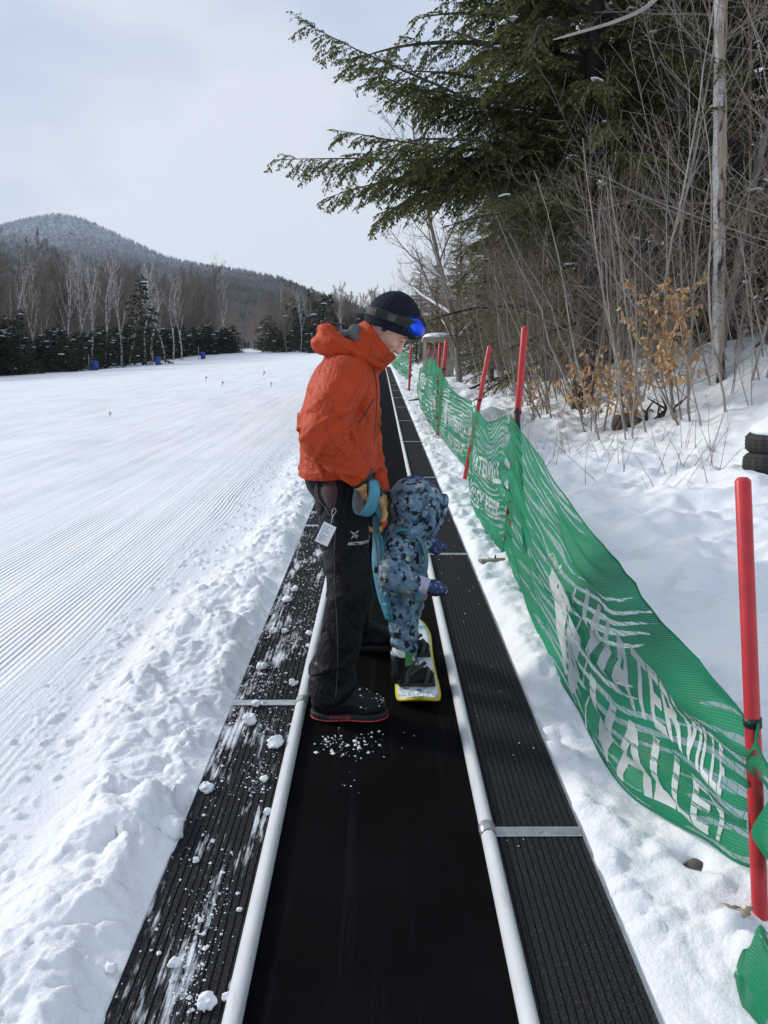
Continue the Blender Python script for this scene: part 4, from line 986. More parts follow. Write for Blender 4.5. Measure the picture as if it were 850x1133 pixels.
    def on_leg(pts, r, nm, mat, n=30, off=.0):
        out = []
        for q in smooth_path(pts, n):
            q = q.copy(); q[2] += K*q[1]; h = tb.ray_cast(Vector(q-np.array((0, .5, 0))), Vector((0, 1, 0)))
            z = np.array(h[0]) if h[0] is not None else q
            z[2] -= K*z[1]; out.append(z-np.array((0, off, 0)))
        V, Fc = tube(out, r, 6); return obj(nm, V, Fc, mat, tr)
    on_leg([D(371, 585, 3.05), D(370, 620, 3.05), D(371, 650, 3.05), D(374, 700, 3.05), D(374, 740, 3.05), D(372, 768, 3.05)], .0022, 'side_zip', M['zip'], 40)
    on_leg([D(349, 535, 3.1), D(352, 552, 3.1), D(363, 566, 3.1), D(371, 578, 3.1)], .0035, 'vent_zip', M['zip'])
    V = []; c = np.array(D(361, 547, 3.1))                     # maroon layer seen through the open hip zip
    ring = [(356, 536), (363, 531), (371, 533), (374, 543), (372, 556), (369, 567), (363, 561), (358, 554), (354, 545)]
    VV = []; 
    for s_ in (1.0, .66, .33):
        for a, b in ring: VV.append(((361+(a-364)*s_*1.0+3), (549+(b-549)*s_)))
    VV.append((364, 549)); out = []
    for a, b in VV:
        q = D(a, b, 3.1); q[2] += K*q[1]; h = tb.ray_cast(Vector(q-np.array((0, .5, 0))), Vector((0, 1, 0))); z = np.array(h[0]) if h[0] is not None else q; z[2] -= K*z[1]; out.append(z-np.array((0, .0045, 0)))
    m = len(ring); Fv = [(r*m+k, r*m+(k+1) % m, (r+1)*m+(k+1) % m, (r+1)*m+k) for r in range(2) for k in range(m)]+[(2*m+k, 2*m+(k+1) % m, 3*m) for k in range(m)]
    obj('base_layer', np.array(out), Fv, M['maroon'], tr)
    # emblem and maker's word on the thigh
    o_ = D(384.5, 605, 3.02); project_text("ARC'TERYX", .0165, o_, (1, 0, 0), (0, 0, 1), (0, 1, 0), tb, M['print'], tr, 'printed_word', bold=.02)
    eb = MB(); LV = []; LF = []
    for a, b, r in (((-.9, .9), (-.1, .1), .10), ((.9, .95), (.05, .25), .10), ((-.1, .1), (.9, -.35), .09), ((-.1, .1), (-.75, -.8), .10), ((.05, .25), (-.45, .55), .07), ((.1, -.05), (.55, -.9), .08), ((-.45, -.35), (.2, -.55), .06), ((.3, .6), (.9, .5), .06)):
        a, b = np.array(a), np.array(b); d = nrm(b-a); n_ = np.array([-d[1], d[0]])*r; k = len(LV); LV += [a-n_*.3, a+n_*.3, (a+b)/2+n_, b+n_*.3, b-n_*.3, (a+b)/2-n_]; LF.append((k, k+1, k+2, k+3, k+4, k+5))
    project_text('', .018, D(392, 594, 3.02), (1, 0, 0), (0, 0, 1), (0, 1, 0), tb, M['print'], tr, 'printed_emblem', extra=(np.array(LV), LF))
    # lift ticket on a wire
    cq = D(360.5, 591, 2.985); rt_ = nrm((.90, 0, -.44)); up_ = nrm((.44, .06, .90)); nn = np.cross(rt_, up_)
    tk = MB(); tk.box(cq, (.027, .042, .0012), np.stack([rt_, up_, nn], 1), .001); to = tk.go('lift_ticket', M['card'], t, smooth=False)
    ink = MB()
    for r in range(9):
        L_ = (.8, .5, .7, .75, .3, .72, .6, .78, .4)[r]; ink.box(cq+up_*(.030-r*.0075)+rt_*(-.021+.021*L_)*1-nn*.0016*(1 if nn[1] > 0 else -1), (.021*L_, .0011, .0003), np.stack([rt_, up_, nn], 1), .0002)
    ink.go('print_lines', M['cardink'], to, smooth=False)
    wr = MB(); wr.tube(smooth_path([cq+up_*.037, cq+up_*.05+np.array((0, .0, .0)), D(368, 572, 2.99), D(372, 566, 3.0), D(370, 562, 3.0), D(367, 568, 2.99), D(369, 574, 2.99)], 20), .0012, 6); wr.go('wire', M['steel'], to)
    # boots
    def boot(dx, dy, name_txt):
        def s_(x, y, z): return (x+dx, y+dy, z)
        up = [cone(s_(-.215, 3.09, .09), s_(-.21, 3.09, .20), .062, .072), ell(s_(-.215, 3.09, .065), (.072, .055, .06)), ell(s_(-.13, 3.085, .058), (.12, .052, .055)), ell(s_(-.045, 3.085, .048), (.072, .056, .045)), cone(s_(-.17, 3.09, .12), s_(-.08, 3.088, .075), .045, .04)]
        b_ = sdfobj('boot', M['boot'], t, up, h=.006, k=.03, cut=[half((0, 0, .022), (0, 0, -1))], warp=folds(.004, 18, 18, 26, dx*5+1))
        pl = lambda p: .0
        so = [ell(s_(-.215, 3.09, .022), (.076, .058, .1)), ell(s_(-.13, 3.086, .022), (.13, .053, .1)), ell(s_(-.045, 3.085, .022), (.078, .059, .1))]
        sdfobj('sole', M['sole'], b_, so, h=.005, k=.03, cut=[half((0, 0, .003), (0, 0, -1)), half((0, 0, .033), (0, 0, 1))], it=1)
        mb = MB()
        for a in range(5):
            x_ = -.125+a*.014; mb.tube(smooth_path([s_(x_, 3.052, .10-.012*a), s_(x_+.01, 3.085, .128-.011*a), s_(x_, 3.12, .10-.012*a)], 8), .0035, 5)
        mb.go('laces', M['sole'], b_)
        if not name_txt: return b_
        so = [ell(s_(-.215, 3.09, .022), (.0785, .0605, .12)), ell(s_(-.13, 3.086, .022), (.1325, .0555, .12)), ell(s_(-.045, 3.085, .022), (.0805, .0615, .12))]
        sdfobj('red_line', M['red_line'], b_, so, h=.0045, k=.03, cut=[half((0, 0, .006), (0, 0, -1)), half((0, 0, .0135), (0, 0, 1))], it=1)
        return b_
    bN = boot(0.0, 0.0, True); boot(.075, .73, False)
    bb = bvh_of(bN); project_text('BURTON', .021, D(364.5, 795, 3.02), (1, 0, -.06), (.0, .3, 1), (0, 1, -.35), bb, M['red_print'], bN, 'printed_word', bold=.035)
    cr_ = MB(); 
    for q in range(26):
        x_, y_ = rng.uniform(-.09, .015), rng.uniform(3.03, 3.12); qq = np.array((x_, y_, .2)); qq[2] += K*y_; h = bb.ray_cast(Vector(qq), Vector((0, 0, -1)))
        if h[0] is not None: z = np.array(h[0]); z[2] -= K*z[1]; r = rng.uniform(.002, .006); cr_.add([z+np.array(v)*r for v in ((1, 0, 0), (0, 1.2, 0), (-1, 0, 0), (0, -1, 0), (0, 0, .7), (0, 0, -.5))], [(0, 1, 4), (1, 2, 4), (2, 3, 4), (3, 0, 4), (1, 0, 5), (2, 1, 5), (3, 2, 5), (0, 3, 5)])
    o = cr_.go('snow_dusting', M['snowlump'], bN, smooth=False); o['kind'] = 'stuff'
    # gloved hands closed on the handle loop and the strap
    hN = hand_prims((-.058, 3.055, .965), (.30, .12, -.9), (.55, .75, .25), (-.5, -.4, .1), (.9, 1.1, .8))
    gN = sdfobj('glove', M['glove_black'], t, hN+[cone(wrN, (-.07, 3.05, .985), .042, .04)], h=.0045, k=.010, warp=folds(.002, 45, 45, 45))
    two_tone(gN, [M['glove_black'], M['glove_tan']], lambda c, n: 1 if c[0] < -.052 and c[2] < .985 or c[2] < .925 else 0)
    hF = hand_prims((-.008, 3.405, .785), (.15, -.25, -.95), (-.75, -.5, .1), (.65, -.7, .1), (.8, 1.0, .7), 1.1)
    gF = sdfobj('glove', M['glove_black'], t, hF+[cone(wrF, (-.01, 3.42, .82), .045, .043)], h=.0045, k=.010, warp=folds(.002, 45, 45, 45, 3))
    two_tone(gF, [M['glove_black'], M['glove_tan'], M['glove_orange']], lambda c, n: 2 if c[0] > .008 and c[2] < .765 else (1 if c[0] > -.012 or c[2] < .74 else 0))
    return t
build_man()

def build_board():
    c = np.array((.166, 3.63, 0)); t = thing('snowboard', 'small white snowboard with yellow rim under the child, standing on the belt', 'snowboard', (c[0], c[1], K*c[1]))
    Lh, m = .490, 61
    ys = np.linspace(-1, 1, m)
    def hw(q): return (.094+.022*q*q)*np.clip((1-np.abs(q)**7), 0, 1)**.5
    def zz(q): return .006+.045*np.clip((np.abs(q)-.78)/.22, 0, 1)**1.7
    def slab(sc_, lo, hi, name, mat):
        V = []; cols = np.linspace(-1, 1, 11)
        for lay in (lo, hi):
            for q in ys:
                for k in cols: V.append((c[0]+k*hw(q)*sc_, c[1]+q*Lh*(sc_*.25+.75 if sc_ < 1 else 1), zz(q)+lay))
        w_ = 11; n0 = m*w_; Fc = []
        for i in range(m-1):
            for k in range(w_-1):
                a = i*w_+k; Fc += [(a, a+1, a+w_+1, a+w_), (n0+a, n0+a+w_, n0+a+w_+1, n0+a+1)]
            a = i*w_; Fc += [(a, a+w_, n0+a+w_, n0+a), (a+w_-1, n0+a+w_-1, n0+a+2*w_-1, a+2*w_-1)]
        for i in (0, m-1):
            for k in range(w_-1): a = i*w_+k; Fc.append((a, a+1, n0+a+1, n0+a))
        return obj(name, V, Fc, mat, t)
    slab(1.0, -.004, .006, 'edge', M['yellow']); slab(.90, .001, .0085, 'deck', M['deck'])
    for y in (3.37, 3.70):
        mb = MB(); mb.box((.165, y, .024), (.082, .036, .009), bev=.004); b_ = mb.go('binding', M['binding'], t, smooth=False)
        hbk = [(.083+.0*math.sin(a), y+.047*math.cos(a)*1.0, .03) for a in np.linspace(0, PI, 9)]
        V = []; 
        for z_, s_ in ((.03, 1.0), (.08, .95), (.13, .8), (.17, .55)):
            for a in np.linspace(-1, 1, 9): V.append((.085-.030*math.cos(a*1.4)-(z_-.03)*.08, y+.046*math.sin(a*1.4)*s_, z_)); 
        n1 = len(V); V += [(x+.006, yy, z) for x, yy, z in V]; Fc = []
        for r in range(3):
            for k in range(8): a = r*9+k; Fc += [(a, a+1, a+10, a+9), (n1+a, n1+a+9, n1+a+10, n1+a+1)]
        for k in range(8): Fc += [(k, n1+k, n1+k+1, k+1), (27+k, 28+k, n1+28+k, n1+27+k)]
        for r in range(3): Fc += [(r*9, r*9+9, n1+r*9+9, n1+r*9), (r*9+8, n1+r*9+8, n1+r*9+17, r*9+17)]
        obj('highback', V, Fc, M['binding'], b_)
        for x0, z0, dx, r in ((.125, .115, .02, .014), (.205, .075, .01, .012)):
            pts = smooth_path([(x0-.01, y-.05, .03), (x0, y-.052, z0-.03), (x0+dx, y-.02, z0+.006), (x0+dx, y+.02, z0+.006), (x0, y+.052, z0-.03), (x0-.01, y+.05, .03)], 20)
            nn = np.array([nrm(p-np.array((x0-.02, y, .05))) for p in pts]); V, Fc = tube(pts, r, 8, True, (nn, .28)); obj('strap', V, Fc, M['binding'], b_)
        mb = MB(); mb.box((.150, y-.056, .098), (.028, .006, .010), np.array([[.75, 0, -.66], [0, 1, 0], [.66, 0, .75]]), .003); mb.tube([(.135, y-.055, .085), (.20, y-.062, .140)], .0085, 8); mb.go('ratchet', M['binding'], b_, smooth=False)
        mb = MB(); mb.tube([(.17, y-.075, .0155), (.17, y-.075, .018)], .013, 12); mb.go('mounting_disc', M['teal'], b_)
    pts = []; rad = []
    V = []; 
    mb = MB()
    for q in range(420):
        yq = rng.choice([rng.normal(3.27, .035), rng.normal(3.53, .05), rng.normal(3.85, .07)]); k = (yq-c[1])/Lh
        if abs(k) > .9: continue
        x_ = c[0]+rng.uniform(-.8, .8)*hw(k); r = min(.012, rng.gamma(1.5, .0022)+.001); z = np.array((x_, yq, zz(k)+.009))
        mb.add([z+np.array(v)*r for v in ((1, 0, 0), (0, 1.2, 0), (-1, 0, 0), (0, -1, 0), (0, 0, .6), (0, 0, -.5))], [(0, 1, 4), (1, 2, 4), (2, 3, 4), (3, 0, 4), (1, 0, 5), (2, 1, 5), (3, 2, 5), (0, 3, 5)])
    o = mb.go('snow_dusting', M['snowlump'], t, smooth=False); o['kind'] = 'stuff'
build_board()

def build_child():
    t = thing('person', 'small child in hooded blue camouflage snowsuit and teal harness on a snowboard', 'person', (.11, 3.45, K*3.45))
    hip = np.array((.085, 3.45, .405)); nk = np.array((.135, 3.45, .685)); hd = np.array((.165, 3.455, .805))
    hN, kN, aN = (.085, 3.395, .40), (.105, 3.375, .275), (.108, 3.37, .15)
    hF, kF, aF = (.095, 3.515, .40), (.140, 3.63, .285), (.125, 3.695, .15)
    sN, eN, wN = (.075, 3.345, .632), (.050, 3.275, .535), (.150, 3.262, .512)
    sF, eF, wF = (.125, 3.555, .635), (.155, 3.615, .55), (.205, 3.60, .585)
    body = [cone(hip, nk, .085, .07), ell(hd, (.075, .068, .085)), ell(hd+np.array((.055, 0, -.02)), (.025, .028, .03)), cone(hd+np.array((.07, 0, -.012)), hd+np.array((.083, 0, -.028)), .008, .010), cone(nk-np.array((0, 0, .03)), hd, .045, .045),
            cone(hN, kN, .05, .042), cone(kN, aN, .04, .035), cone(hF, kF, .05, .042), cone(kF, aF, .04, .035), cone(sN, eN, .032, .03), cone(eN, wN, .028, .022), cone(sF, eF, .032, .03), cone(eF, wF, .028, .022)]
    sdfobj('body', M['skin'], t, body, h=.007, k=.02)
    for s in (-1, 1): V, Fc = mesh_sdf([ell(hd+np.array((.074, s*.026, .006)), (.008, .010, .007))], h=.0025, k=.01); obj('eye', V, Fc, M['beanie'], t)
    tor = [ell((.098, 3.45, .43), (.098, .105, .10)), ell((.105, 3.45, .53), (.100, .112, .13)), ell((.118, 3.45, .625), (.092, .115, .085)),
           cone(hN, kN, .078, .062), cone(kN, aN, .060, .057), cone(hF, kF, .078, .062), cone(kF, aF, .060, .057),
           cone(sN, eN, .066, .060), cone(eN, wN, .058, .046), cone(sF, eF, .060, .055), cone(eF, wF, .052, .042)]
    def wp(p):
        x, y, z = p[..., 0], p[..., 1], p[..., 2]
        return .009*np.exp(-np.abs(vnoise(x*16+z*9, y*12, z*20))*8)+.005*np.exp(-np.abs(vnoise(x*30-z*9, y*22, z*32))*8)-.004+.006*sstep(.34, .2, z)*np.sin(z*105+x*30)+.006*np.exp(-((x-.07)**2+(y-3.30)**2+(z-.54)**2)/.004)*np.sin(z*110)
    su = sdfobj('snowsuit', M['camo'], t, tor, h=.0058, k=.022, warp=wp, cut=[half((0, 0, .155), (0, 0, -1)), half(np.array(wN)+np.array((.012, 0, 0)), (1, -.1, -.1)) if False else (lambda p: np.where((p[..., 1] < 3.34) & (p[..., 2] > .44), p[..., 0]-.205, -1.0))], it=1)
    # hood: wide shell open towards the right, stiff rim
    fo = nrm((.86, .10, -.36)); uo = nrm(np.array((.36, 0, .86))-fo*np.dot((.36, 0, .86), fo)); so_ = np.cross(uo, fo); RO = np.stack([fo, so_, uo], 1)
    hood = [ell(hd+np.array((-.005, 0, .012)), (.128, .122, .118), RO), ell(hd+fo*.062-uo*.02, (.075, .105, .105), RO), ell((.125, 3.45, .70), (.09, .105, .05))]
    ho = sdfobj('hood', M['camo'], t, hood, h=.0055, k=.03, sub=[ell(hd+fo*.115-uo*.012, (.075, .083, .088), RO)], subk=.01, warp=folds(.0045, 22, 16, 22, 4), it=1)
    rim = [hd+fo*.105-uo*.012+so_*.097*math.cos(a)+uo*.100*math.sin(a) for a in np.linspace(0, 2*PI, 33)]; V, Fc = tube(rim, .011, 8, False); obj('hood_rim', V, Fc, M['camo'], ho)
    for off in (-.018, .012):
        pts = [hd+RO @ np.array((.129*math.cos(a), off, .1195*math.sin(a)))+np.array((-.005, 0, .012)) for a in np.linspace(.85, 2.5, 18)]; V, Fc = tube(pts, .0025, 6); obj('hood_seam', V, Fc, M['mitten'], ho)
    # mittens
    def mitten(w, d, th, s):
        d = nrm(d); w = np.array(w); th = nrm(th)
        pr = [cone(w+d*.02, w+d*.065, .030*s, .034*s), cone(w+d*.065, w+d*.098, .033*s, .023*s), cone(w+d*.035+th*.018, w+d*.07+th*.042, .015*s, .013*s)]
        m_ = sdfobj('mitten', M['mitten'], t, pr, h=.005, k=.012)
        two_tone(m_, [M['mitten'], M['sole']], lambda c, n: 1 if n[2] < -.35 else 0)
        sdfobj('fleece_cuff', M['fleece'], m_, [cone(w-d*.012, w+d*.022, .039*s, .035*s)], h=.005, k=.01, warp=lambda p: .003*vnoise(p[..., 0]*110, p[..., 1]*110, p[..., 2]*110))
    mitten((.172, 3.254, .508), (.95, -.1, -.22), (.2, .9, .3), 1.0); mitten((.200, 3.60, .588), (.9, .1, -.1), (.1, -.6, -.6), .9)
    # boots
    for y in (3.37, 3.70):
        bt = [cone((.105, y, .075), (.108, y, .175), .048, .050), ell((.105, y, .055), (.055, .042, .038)), ell((.175, y, .055), (.070, .042, .034))]
        b_ = sdfobj('boot', M['boot'], t, bt, h=.0055, k=.025, cut=[half((0, 0, .033), (0, 0, -1)), half((0, 0, .19), (0, 0, 1))])
        V, Fc = mesh_sdf([cone((.106, y, .150), (.108, y, .196), .0535, .0545)], h=.005, k=.01, cut=[half((0, 0, .155), (0, 0, -1)), half((0, 0, .197), (0, 0, 1))]); obj('boot_cuff', V, Fc, M['white_paint'], b_)
        V = []
        for r, z in enumerate((.118, .140, .165, .192)):
            for a in np.linspace(-1.52, -.15, 8): rr = .0565 if z > .15 else .0535; V.append((.107+rr*math.cos(a), y+rr*math.sin(a), z))
        Fc = [(r*8+k, r*8+k+1, r*8+9+k, r*8+8+k) for r in range(3) for k in range(7)]; nV = len(V); V += [(.107+(x-.107)*.95, y+(q-y)*.95, z) for x, q, z in V]; Fc += [(nV+a, nV+d, nV+c, nV+b) for a, b, c, d in Fc[:21]]
        gp = obj('boot_patch', V, Fc, M['green_patch'], b_)
        mb = MB(); mb.box((.1455, y-.041, .150), (.0035, .0012, .010), np.array([[.75, .66, 0], [-.66, .75, 0], [0, 0, 1]])); mb.box((.1485, y-.038, .143), (.006, .0012, .0035), np.array([[.75, .66, 0], [-.66, .75, 0], [0, 0, 1]])); mb.go('patch_mark', M['white_paint'], gp, smooth=False)
        mb = MB()
        for z, x in ((.105, .155), (.125, .150)): mb.tube(smooth_path([(x-.05, y-.045, z-.015), (x, y-.035, z), (x+.015, y, z+.01), (x, y+.035, z), (x-.05, y+.045, z-.015)], 12), .004, 5)
        mb.go('laces', M['lining'], b_)
    # harness with long back panel and the handle the man holds
    hz = thing('harness', None, None, (.02, 3.38, .5+K*3.38)); hz.parent = t; hz.location = Vector((.02, 3.38, .5+K*3.38))-t.location
    nb = nrm((-.75, -.66, 0))
    def strap(pts, w, mat, name, nn, thick=.10, n=26, par=hz, sides=10):
        pts = smooth_path(pts, n); V, Fc = tube(pts, w, sides, True, (nn, thick)); return obj(name, V, Fc, M[mat], par)
    strap([(-.018, 3.325, .722), (-.010, 3.325, .66), (-.010, 3.33, .56), (.008, 3.335, .45), (.022, 3.34, .39), (.040, 3.345, .318)], [.014, .034, .042, .042, .038, .026]+[0]*0 if False else np.interp(np.linspace(0, 1, 26), [0, .08, .3, .75, 1], [.020, .034, .041, .040, .028]), 'teal', 'back_panel', nb, .22)
    strap([(-.026, 3.30, .715), (-.018, 3.303, .66), (-.010, 3.30, .56), (.006, 3.31, .46)], .007, 'grey_web', 'edge_webbing', nb, .5)
    # shoulder straps over both shoulders
    for y, yo in ((3.375, -.062), (3.525, .062)):
        pts = smooth_path([(.012, y-.02, .615), (.035, y-.012, .675), (.085, y-.012, .722), (.150, y-.008, .705), (.195, y-.015, .640), (.205, y-.018, .560), (.185, y-.03, .480)], 30)
        nn = np.array([nrm(p-np.array((.105, 3.45+(y-3.45)*.6, .58))) for p in pts]); V, Fc = tube(pts, .020, 8, True, (nn, .2)); obj('shoulder_strap', V, Fc, M['teal'], hz)
        V, Fc = tube([p+n_*.004 for p, n_ in zip(pts, nn)], .008, 6, True, (nn, .25)); obj('webbing', V, Fc, M['grey_web'], hz)
    pts = [(.10+.112*math.cos(a), 3.45+.122*math.sin(a), .435-.03*math.cos(a)) for a in np.linspace(PI*.98, 2.45*PI, 30)]; nn = np.array([nrm((p[0]-.10, p[1]-3.45, 0)) for p in pts]); V, Fc = tube(pts, .020, 8, True, (nn, .16)); obj('waist_strap', V, Fc, M['grey_web'], hz)
    mb = MB(); a = -1.0; q = np.array((.10+.118*math.cos(a), 3.45+.128*math.sin(a), .425)); n_ = nrm((math.cos(a), math.sin(a), 0)); tg = nrm(np.cross(n_, (0, 0, 1))); mb.box(q, (.016, .004, .018), np.stack([tg, n_, np.array((0, 0, 1))], 1), .002); mb.go('strap_pad', M['teal'], hz, smooth=False)
    mb = MB(); mb.box((-.018, 3.295, .560), (.010, .010, .013), bev=.003); mb.go('buckle', M['binding'], hz, smooth=False)
    ring = [D(424, 655, 3.28)+np.array((.011*math.cos(a), -.004, .016*math.sin(a))) for a in np.linspace(0, 2*PI, 16)]; mb = MB(); mb.tube(ring, .002, 6); mb.tube([D(425, 650, 3.27), D(427, 640, 3.275), D(428, 646, 3.28)], .0018, 6); mb.go('snap_hook', M['steel'], hz)
    strap([(.022, 3.33, .40), (.030, 3.33, .37), (.034, 3.335, .345)], .020, 'teal', 'hook_tab', nb, .3, 8)
    # handle loop round the man's glove and the lead to the panel
    lc = np.array((-.056, 3.040, .928)); axh = nrm((-.66, -.66, .30)); e1 = nrm(np.cross(axh, (0, 0, 1))); e2 = np.cross(e1, axh)
    pts = [lc+e1*.044*math.cos(a)+e2*.074*math.sin(a)*(-1) for a in np.linspace(0, 2*PI, 37)]; nn = np.array([nrm(p-lc) for p in pts])
    V, Fc = tube(pts, .031, 8, False, (nn, .06)); lp = obj('handle_loop', V, Fc, M['teal'], hz)
    V, Fc = tube([p-n_*.005 for p, n_ in zip(pts, nn)], .032, 8, False, (nn, .07)); obj('loop_lining', V, Fc, M['grey_web'], lp)
    b0 = lc-e2*.0*1+np.array((.035, .0, -.035))
    strap([b0, b0+np.array((.012, .06, -.05)), (-.022, 3.22, .80), (-.018, 3.315, .722)], .0125, 'teal', 'lead_strap', nrm((-.3, -.9, .1)), .2)
    strap([b0+np.array((.014, 0, .02)), b0+np.array((.022, .06, -.04)), (-.008, 3.23, .79), (-.008, 3.32, .715)], .005, 'grey_web', 'edge_webbing', nrm((-.3, -.9, .1)), .4)
build_child()

# ------------------------------------------------------------------ hut, tyres, log and small markers
def build_hut():
    x0, y0 = 2.52, 34.0; zb = snow_z(x0, y0); t = thing('operator_hut', 'small open timber hut with thick snow on its roof at the top of the lift', 'hut', (x0, y0, zb))
    def W(p): return np.array(p)+np.array((x0, y0, zb))
    for a in (-.58, .58):
        for b in (-.5, .5): mb = MB(); mb.box(W((a, b, .78)), (.05, .05, .80), bev=.006); mb.go('post', M['wood_grey'], t, sh=False, smooth=False)
    mb = MB()
    for k in range(8): mb.box(W((-.49+.14*k, .56, .62)), (.066, .012, .62), bev=.004)
    mb.go('back_wall', M['wood_grey'], t, sh=False, smooth=False)
    mb = MB()
    for k in range(5): mb.box(W((0, -.565, .12+.15*k)), (.56, .012, .066), bev=.004)
    mb.go('front_panel', M['wood_grey'], t, sh=False, smooth=False)
    mb = MB(); mb.box(W((0, 0, 1.60)), (.70, .66, .04), bev=.006); r = mb.go('roof', M['wood_grey'], t, sh=False, smooth=False)
    V, Fc = mesh_sdf([ell((0, 0, 0), (.72, .68, .34))], h=.05, k=.05, cut=[half((0, 0, 0), (0, 0, -1)), half((0, 0, .2), (0, 0, 1))], warp=lambda p: .03*fbm(p[..., 0]*3, p[..., 1]*3, p[..., 2]*3))
    V = np.array(V); ex = np.maximum(np.abs(V[:, 0])/.72, np.abs(V[:, 1])/.68); V[:, 2] = np.clip(V[:, 2], 0, .24); V[:, :2] *= 1.0
    obj('roof_snow', V+W((0, 0, 1.64)), Fc, M['snowlump'], r, sh=False)
build_hut()
def build_tyres():
    for k, (dx, dy, lab, ti) in enumerate(((0, 0, 'lower car tyre of the stack of two on the right snow bank', (0, .03)), (.03, .02, 'upper car tyre of the stack, capped with snow', (.06, -.10)))):
        R, wd = .33, .205; x, y = 3.73+dx, 7.15+dy; z = snow_z(3.6, 7.0)-.03+k*.205
        t = thing('tyre', lab, 'tyre', (x, y, z), 'car tyres stacked on the right'); t.rotation_euler = (ti[0], ti[1], .4*k)
        prof = [(.20, 0), (.215, .015), (.265, .004), (.298, .014), (.320, .038), (R, .068), (R, wd-.068), (.320, wd-.038), (.298, wd-.014), (.265, wd-.004), (.215, wd-.015), (.20, wd), (.205, wd*.5)]
        m = len(prof); n = 96; V = []; Fc = []
        for i in range(n):
            a = 2*PI*i/n
            for j, (r, h) in enumerate(prof):
                if 3 <= j <= 8 and i % 4 == 3: r -= .011
                if j in (5, 6): r -= .0
                V.append((r*math.cos(a), r*math.sin(a), h))
        Fc = [(i*m+j, ((i+1) % n)*m+j, ((i+1) % n)*m+(j+1) % m, i*m+(j+1) % m) for i in range(n) for j in range(m)]
        o = link('tread', raw_mesh('tread', V, Fc, M['tyre']), t)
        gv = MB()
        for h in (.05, .085, .12, .155):
            a = np.linspace(0, 2*PI, 65); gv.tube([(R*.9985*math.cos(q), R*.9985*math.sin(q), h) for q in a], .0035, 4, False)
        o = link('tread_groove', raw_mesh('tread_groove', gv.V, gv.F, M['cable_tie']), t)
        if k:
            V, Fc = mesh_sdf([ell((0, 0, 0), (.31, .31, .15)), ell((.1, .05, .05), (.16, .18, .12))], h=.03, k=.08, cut=[half((0, 0, 0), (0, 0, -1))], warp=lambda p: .02*fbm(p[..., 0]*5, p[..., 1]*5, p[..., 2]*5)); link('snow_cap', raw_mesh('snow_cap', V+np.array((0, 0, wd-.02)), Fc, M['snowlump']), t)
build_tyres()
def fallen_log(a, b, r, label, snow=True):
    a, b = np.array(a, float), np.array(b, float); t = thing('fallen_log', label, 'log', tuple(a)); pts = [a+(b-a)*q+np.array((0, .05*math.sin(5*q), .05*math.sin(3+4*q))) for q in np.linspace(0, 1, 14)]
    V, Fc = tube(pts, [r*(1-.35*q) for q in np.linspace(0, 1, 14)], 14); V = np.array(V); V += (r*.22*fbm(V[:, 0]*6, V[:, 1]*9, V[:, 2]*9))[:, None]*np.array([[.2, .6, .8]])
    obj('trunk', V, Fc, M['barkdark'], t, sh=False)
    mb = MB()
    for q in (.2, .45, .6, .85):
        p = a+(b-a)*q; mb.tube([p, p+np.array((rng.uniform(-.1, .1), -.15, .15)), p+np.array((rng.uniform(-.3, .3), -.3, .3))], [.03, .02, .008], 6)
    mb.go('branch_stub', M['barkdark'], t, sh=False)
    if snow:
        pr = [cone(p+np.array((0, .02, r*.75)), q+np.array((0, .02, r*.7)), r*.62, r*.5) for p, q in zip(pts[2:-2], pts[3:-1])]
        V, Fc = mesh_sdf(pr, h=.04, k=.05, warp=lambda p: .035*fbm(p[..., 0]*5, p[..., 1]*5, p[..., 2]*5)); obj('snow_cap', V, Fc, M['snowlump'], t, sh=False)
zl = snow_z(4.2, 11.6)
fallen_log((3.62, 11.7, snow_z(3.62, 11.7)+.12), (4.55, 11.75, snow_z(3.62, 11.7)+.06), .19, 'dark rotten log with a cap of snow among the orange beech leaves')
fallen_log((3.70, 11.1, snow_z(3.7, 11.1)+.05), (4.35, 11.35, snow_z(3.7, 11.1)+.14), .06, 'thin dark branch lying in front of the rotten log', False)
def on_field(px, py, y): p = D(px, py, y); return p[0], y, snow_z(p[0], y)
for px, y, lab in ((105, 84, 'leftmost blue padded barrier, standing with a stake before the dark firs'), (175, 97, 'middle blue padded barrier at the foot of the firs'), (225, 112, 'farthest blue padded barrier, near the trail gap')):
    x, y, z = on_field(px, 400, y); t = thing('blue_barrier', lab, 'barrier', (x, y, z), 'blue pads along the treeline'); mb = MB(); mb.box((x, y, z+.5), (.32, .2, .52), bev=.08); mb.go('pad', M['blue_pad'], t, sh=False)
    mb = MB(); [mb.box((x, y, z+h), (.33, .21, .02), bev=.008) for h in (.25, .75)]; mb.go('strap', M['strap'], t, sh=False, smooth=False); mb = MB(); mb.tube([(x-.62, y-.1, z-.1), (x-.60, y-.1, z+1.7)], .05, 7); mb.go('stake', M['wood_grey'], t, sh=False)
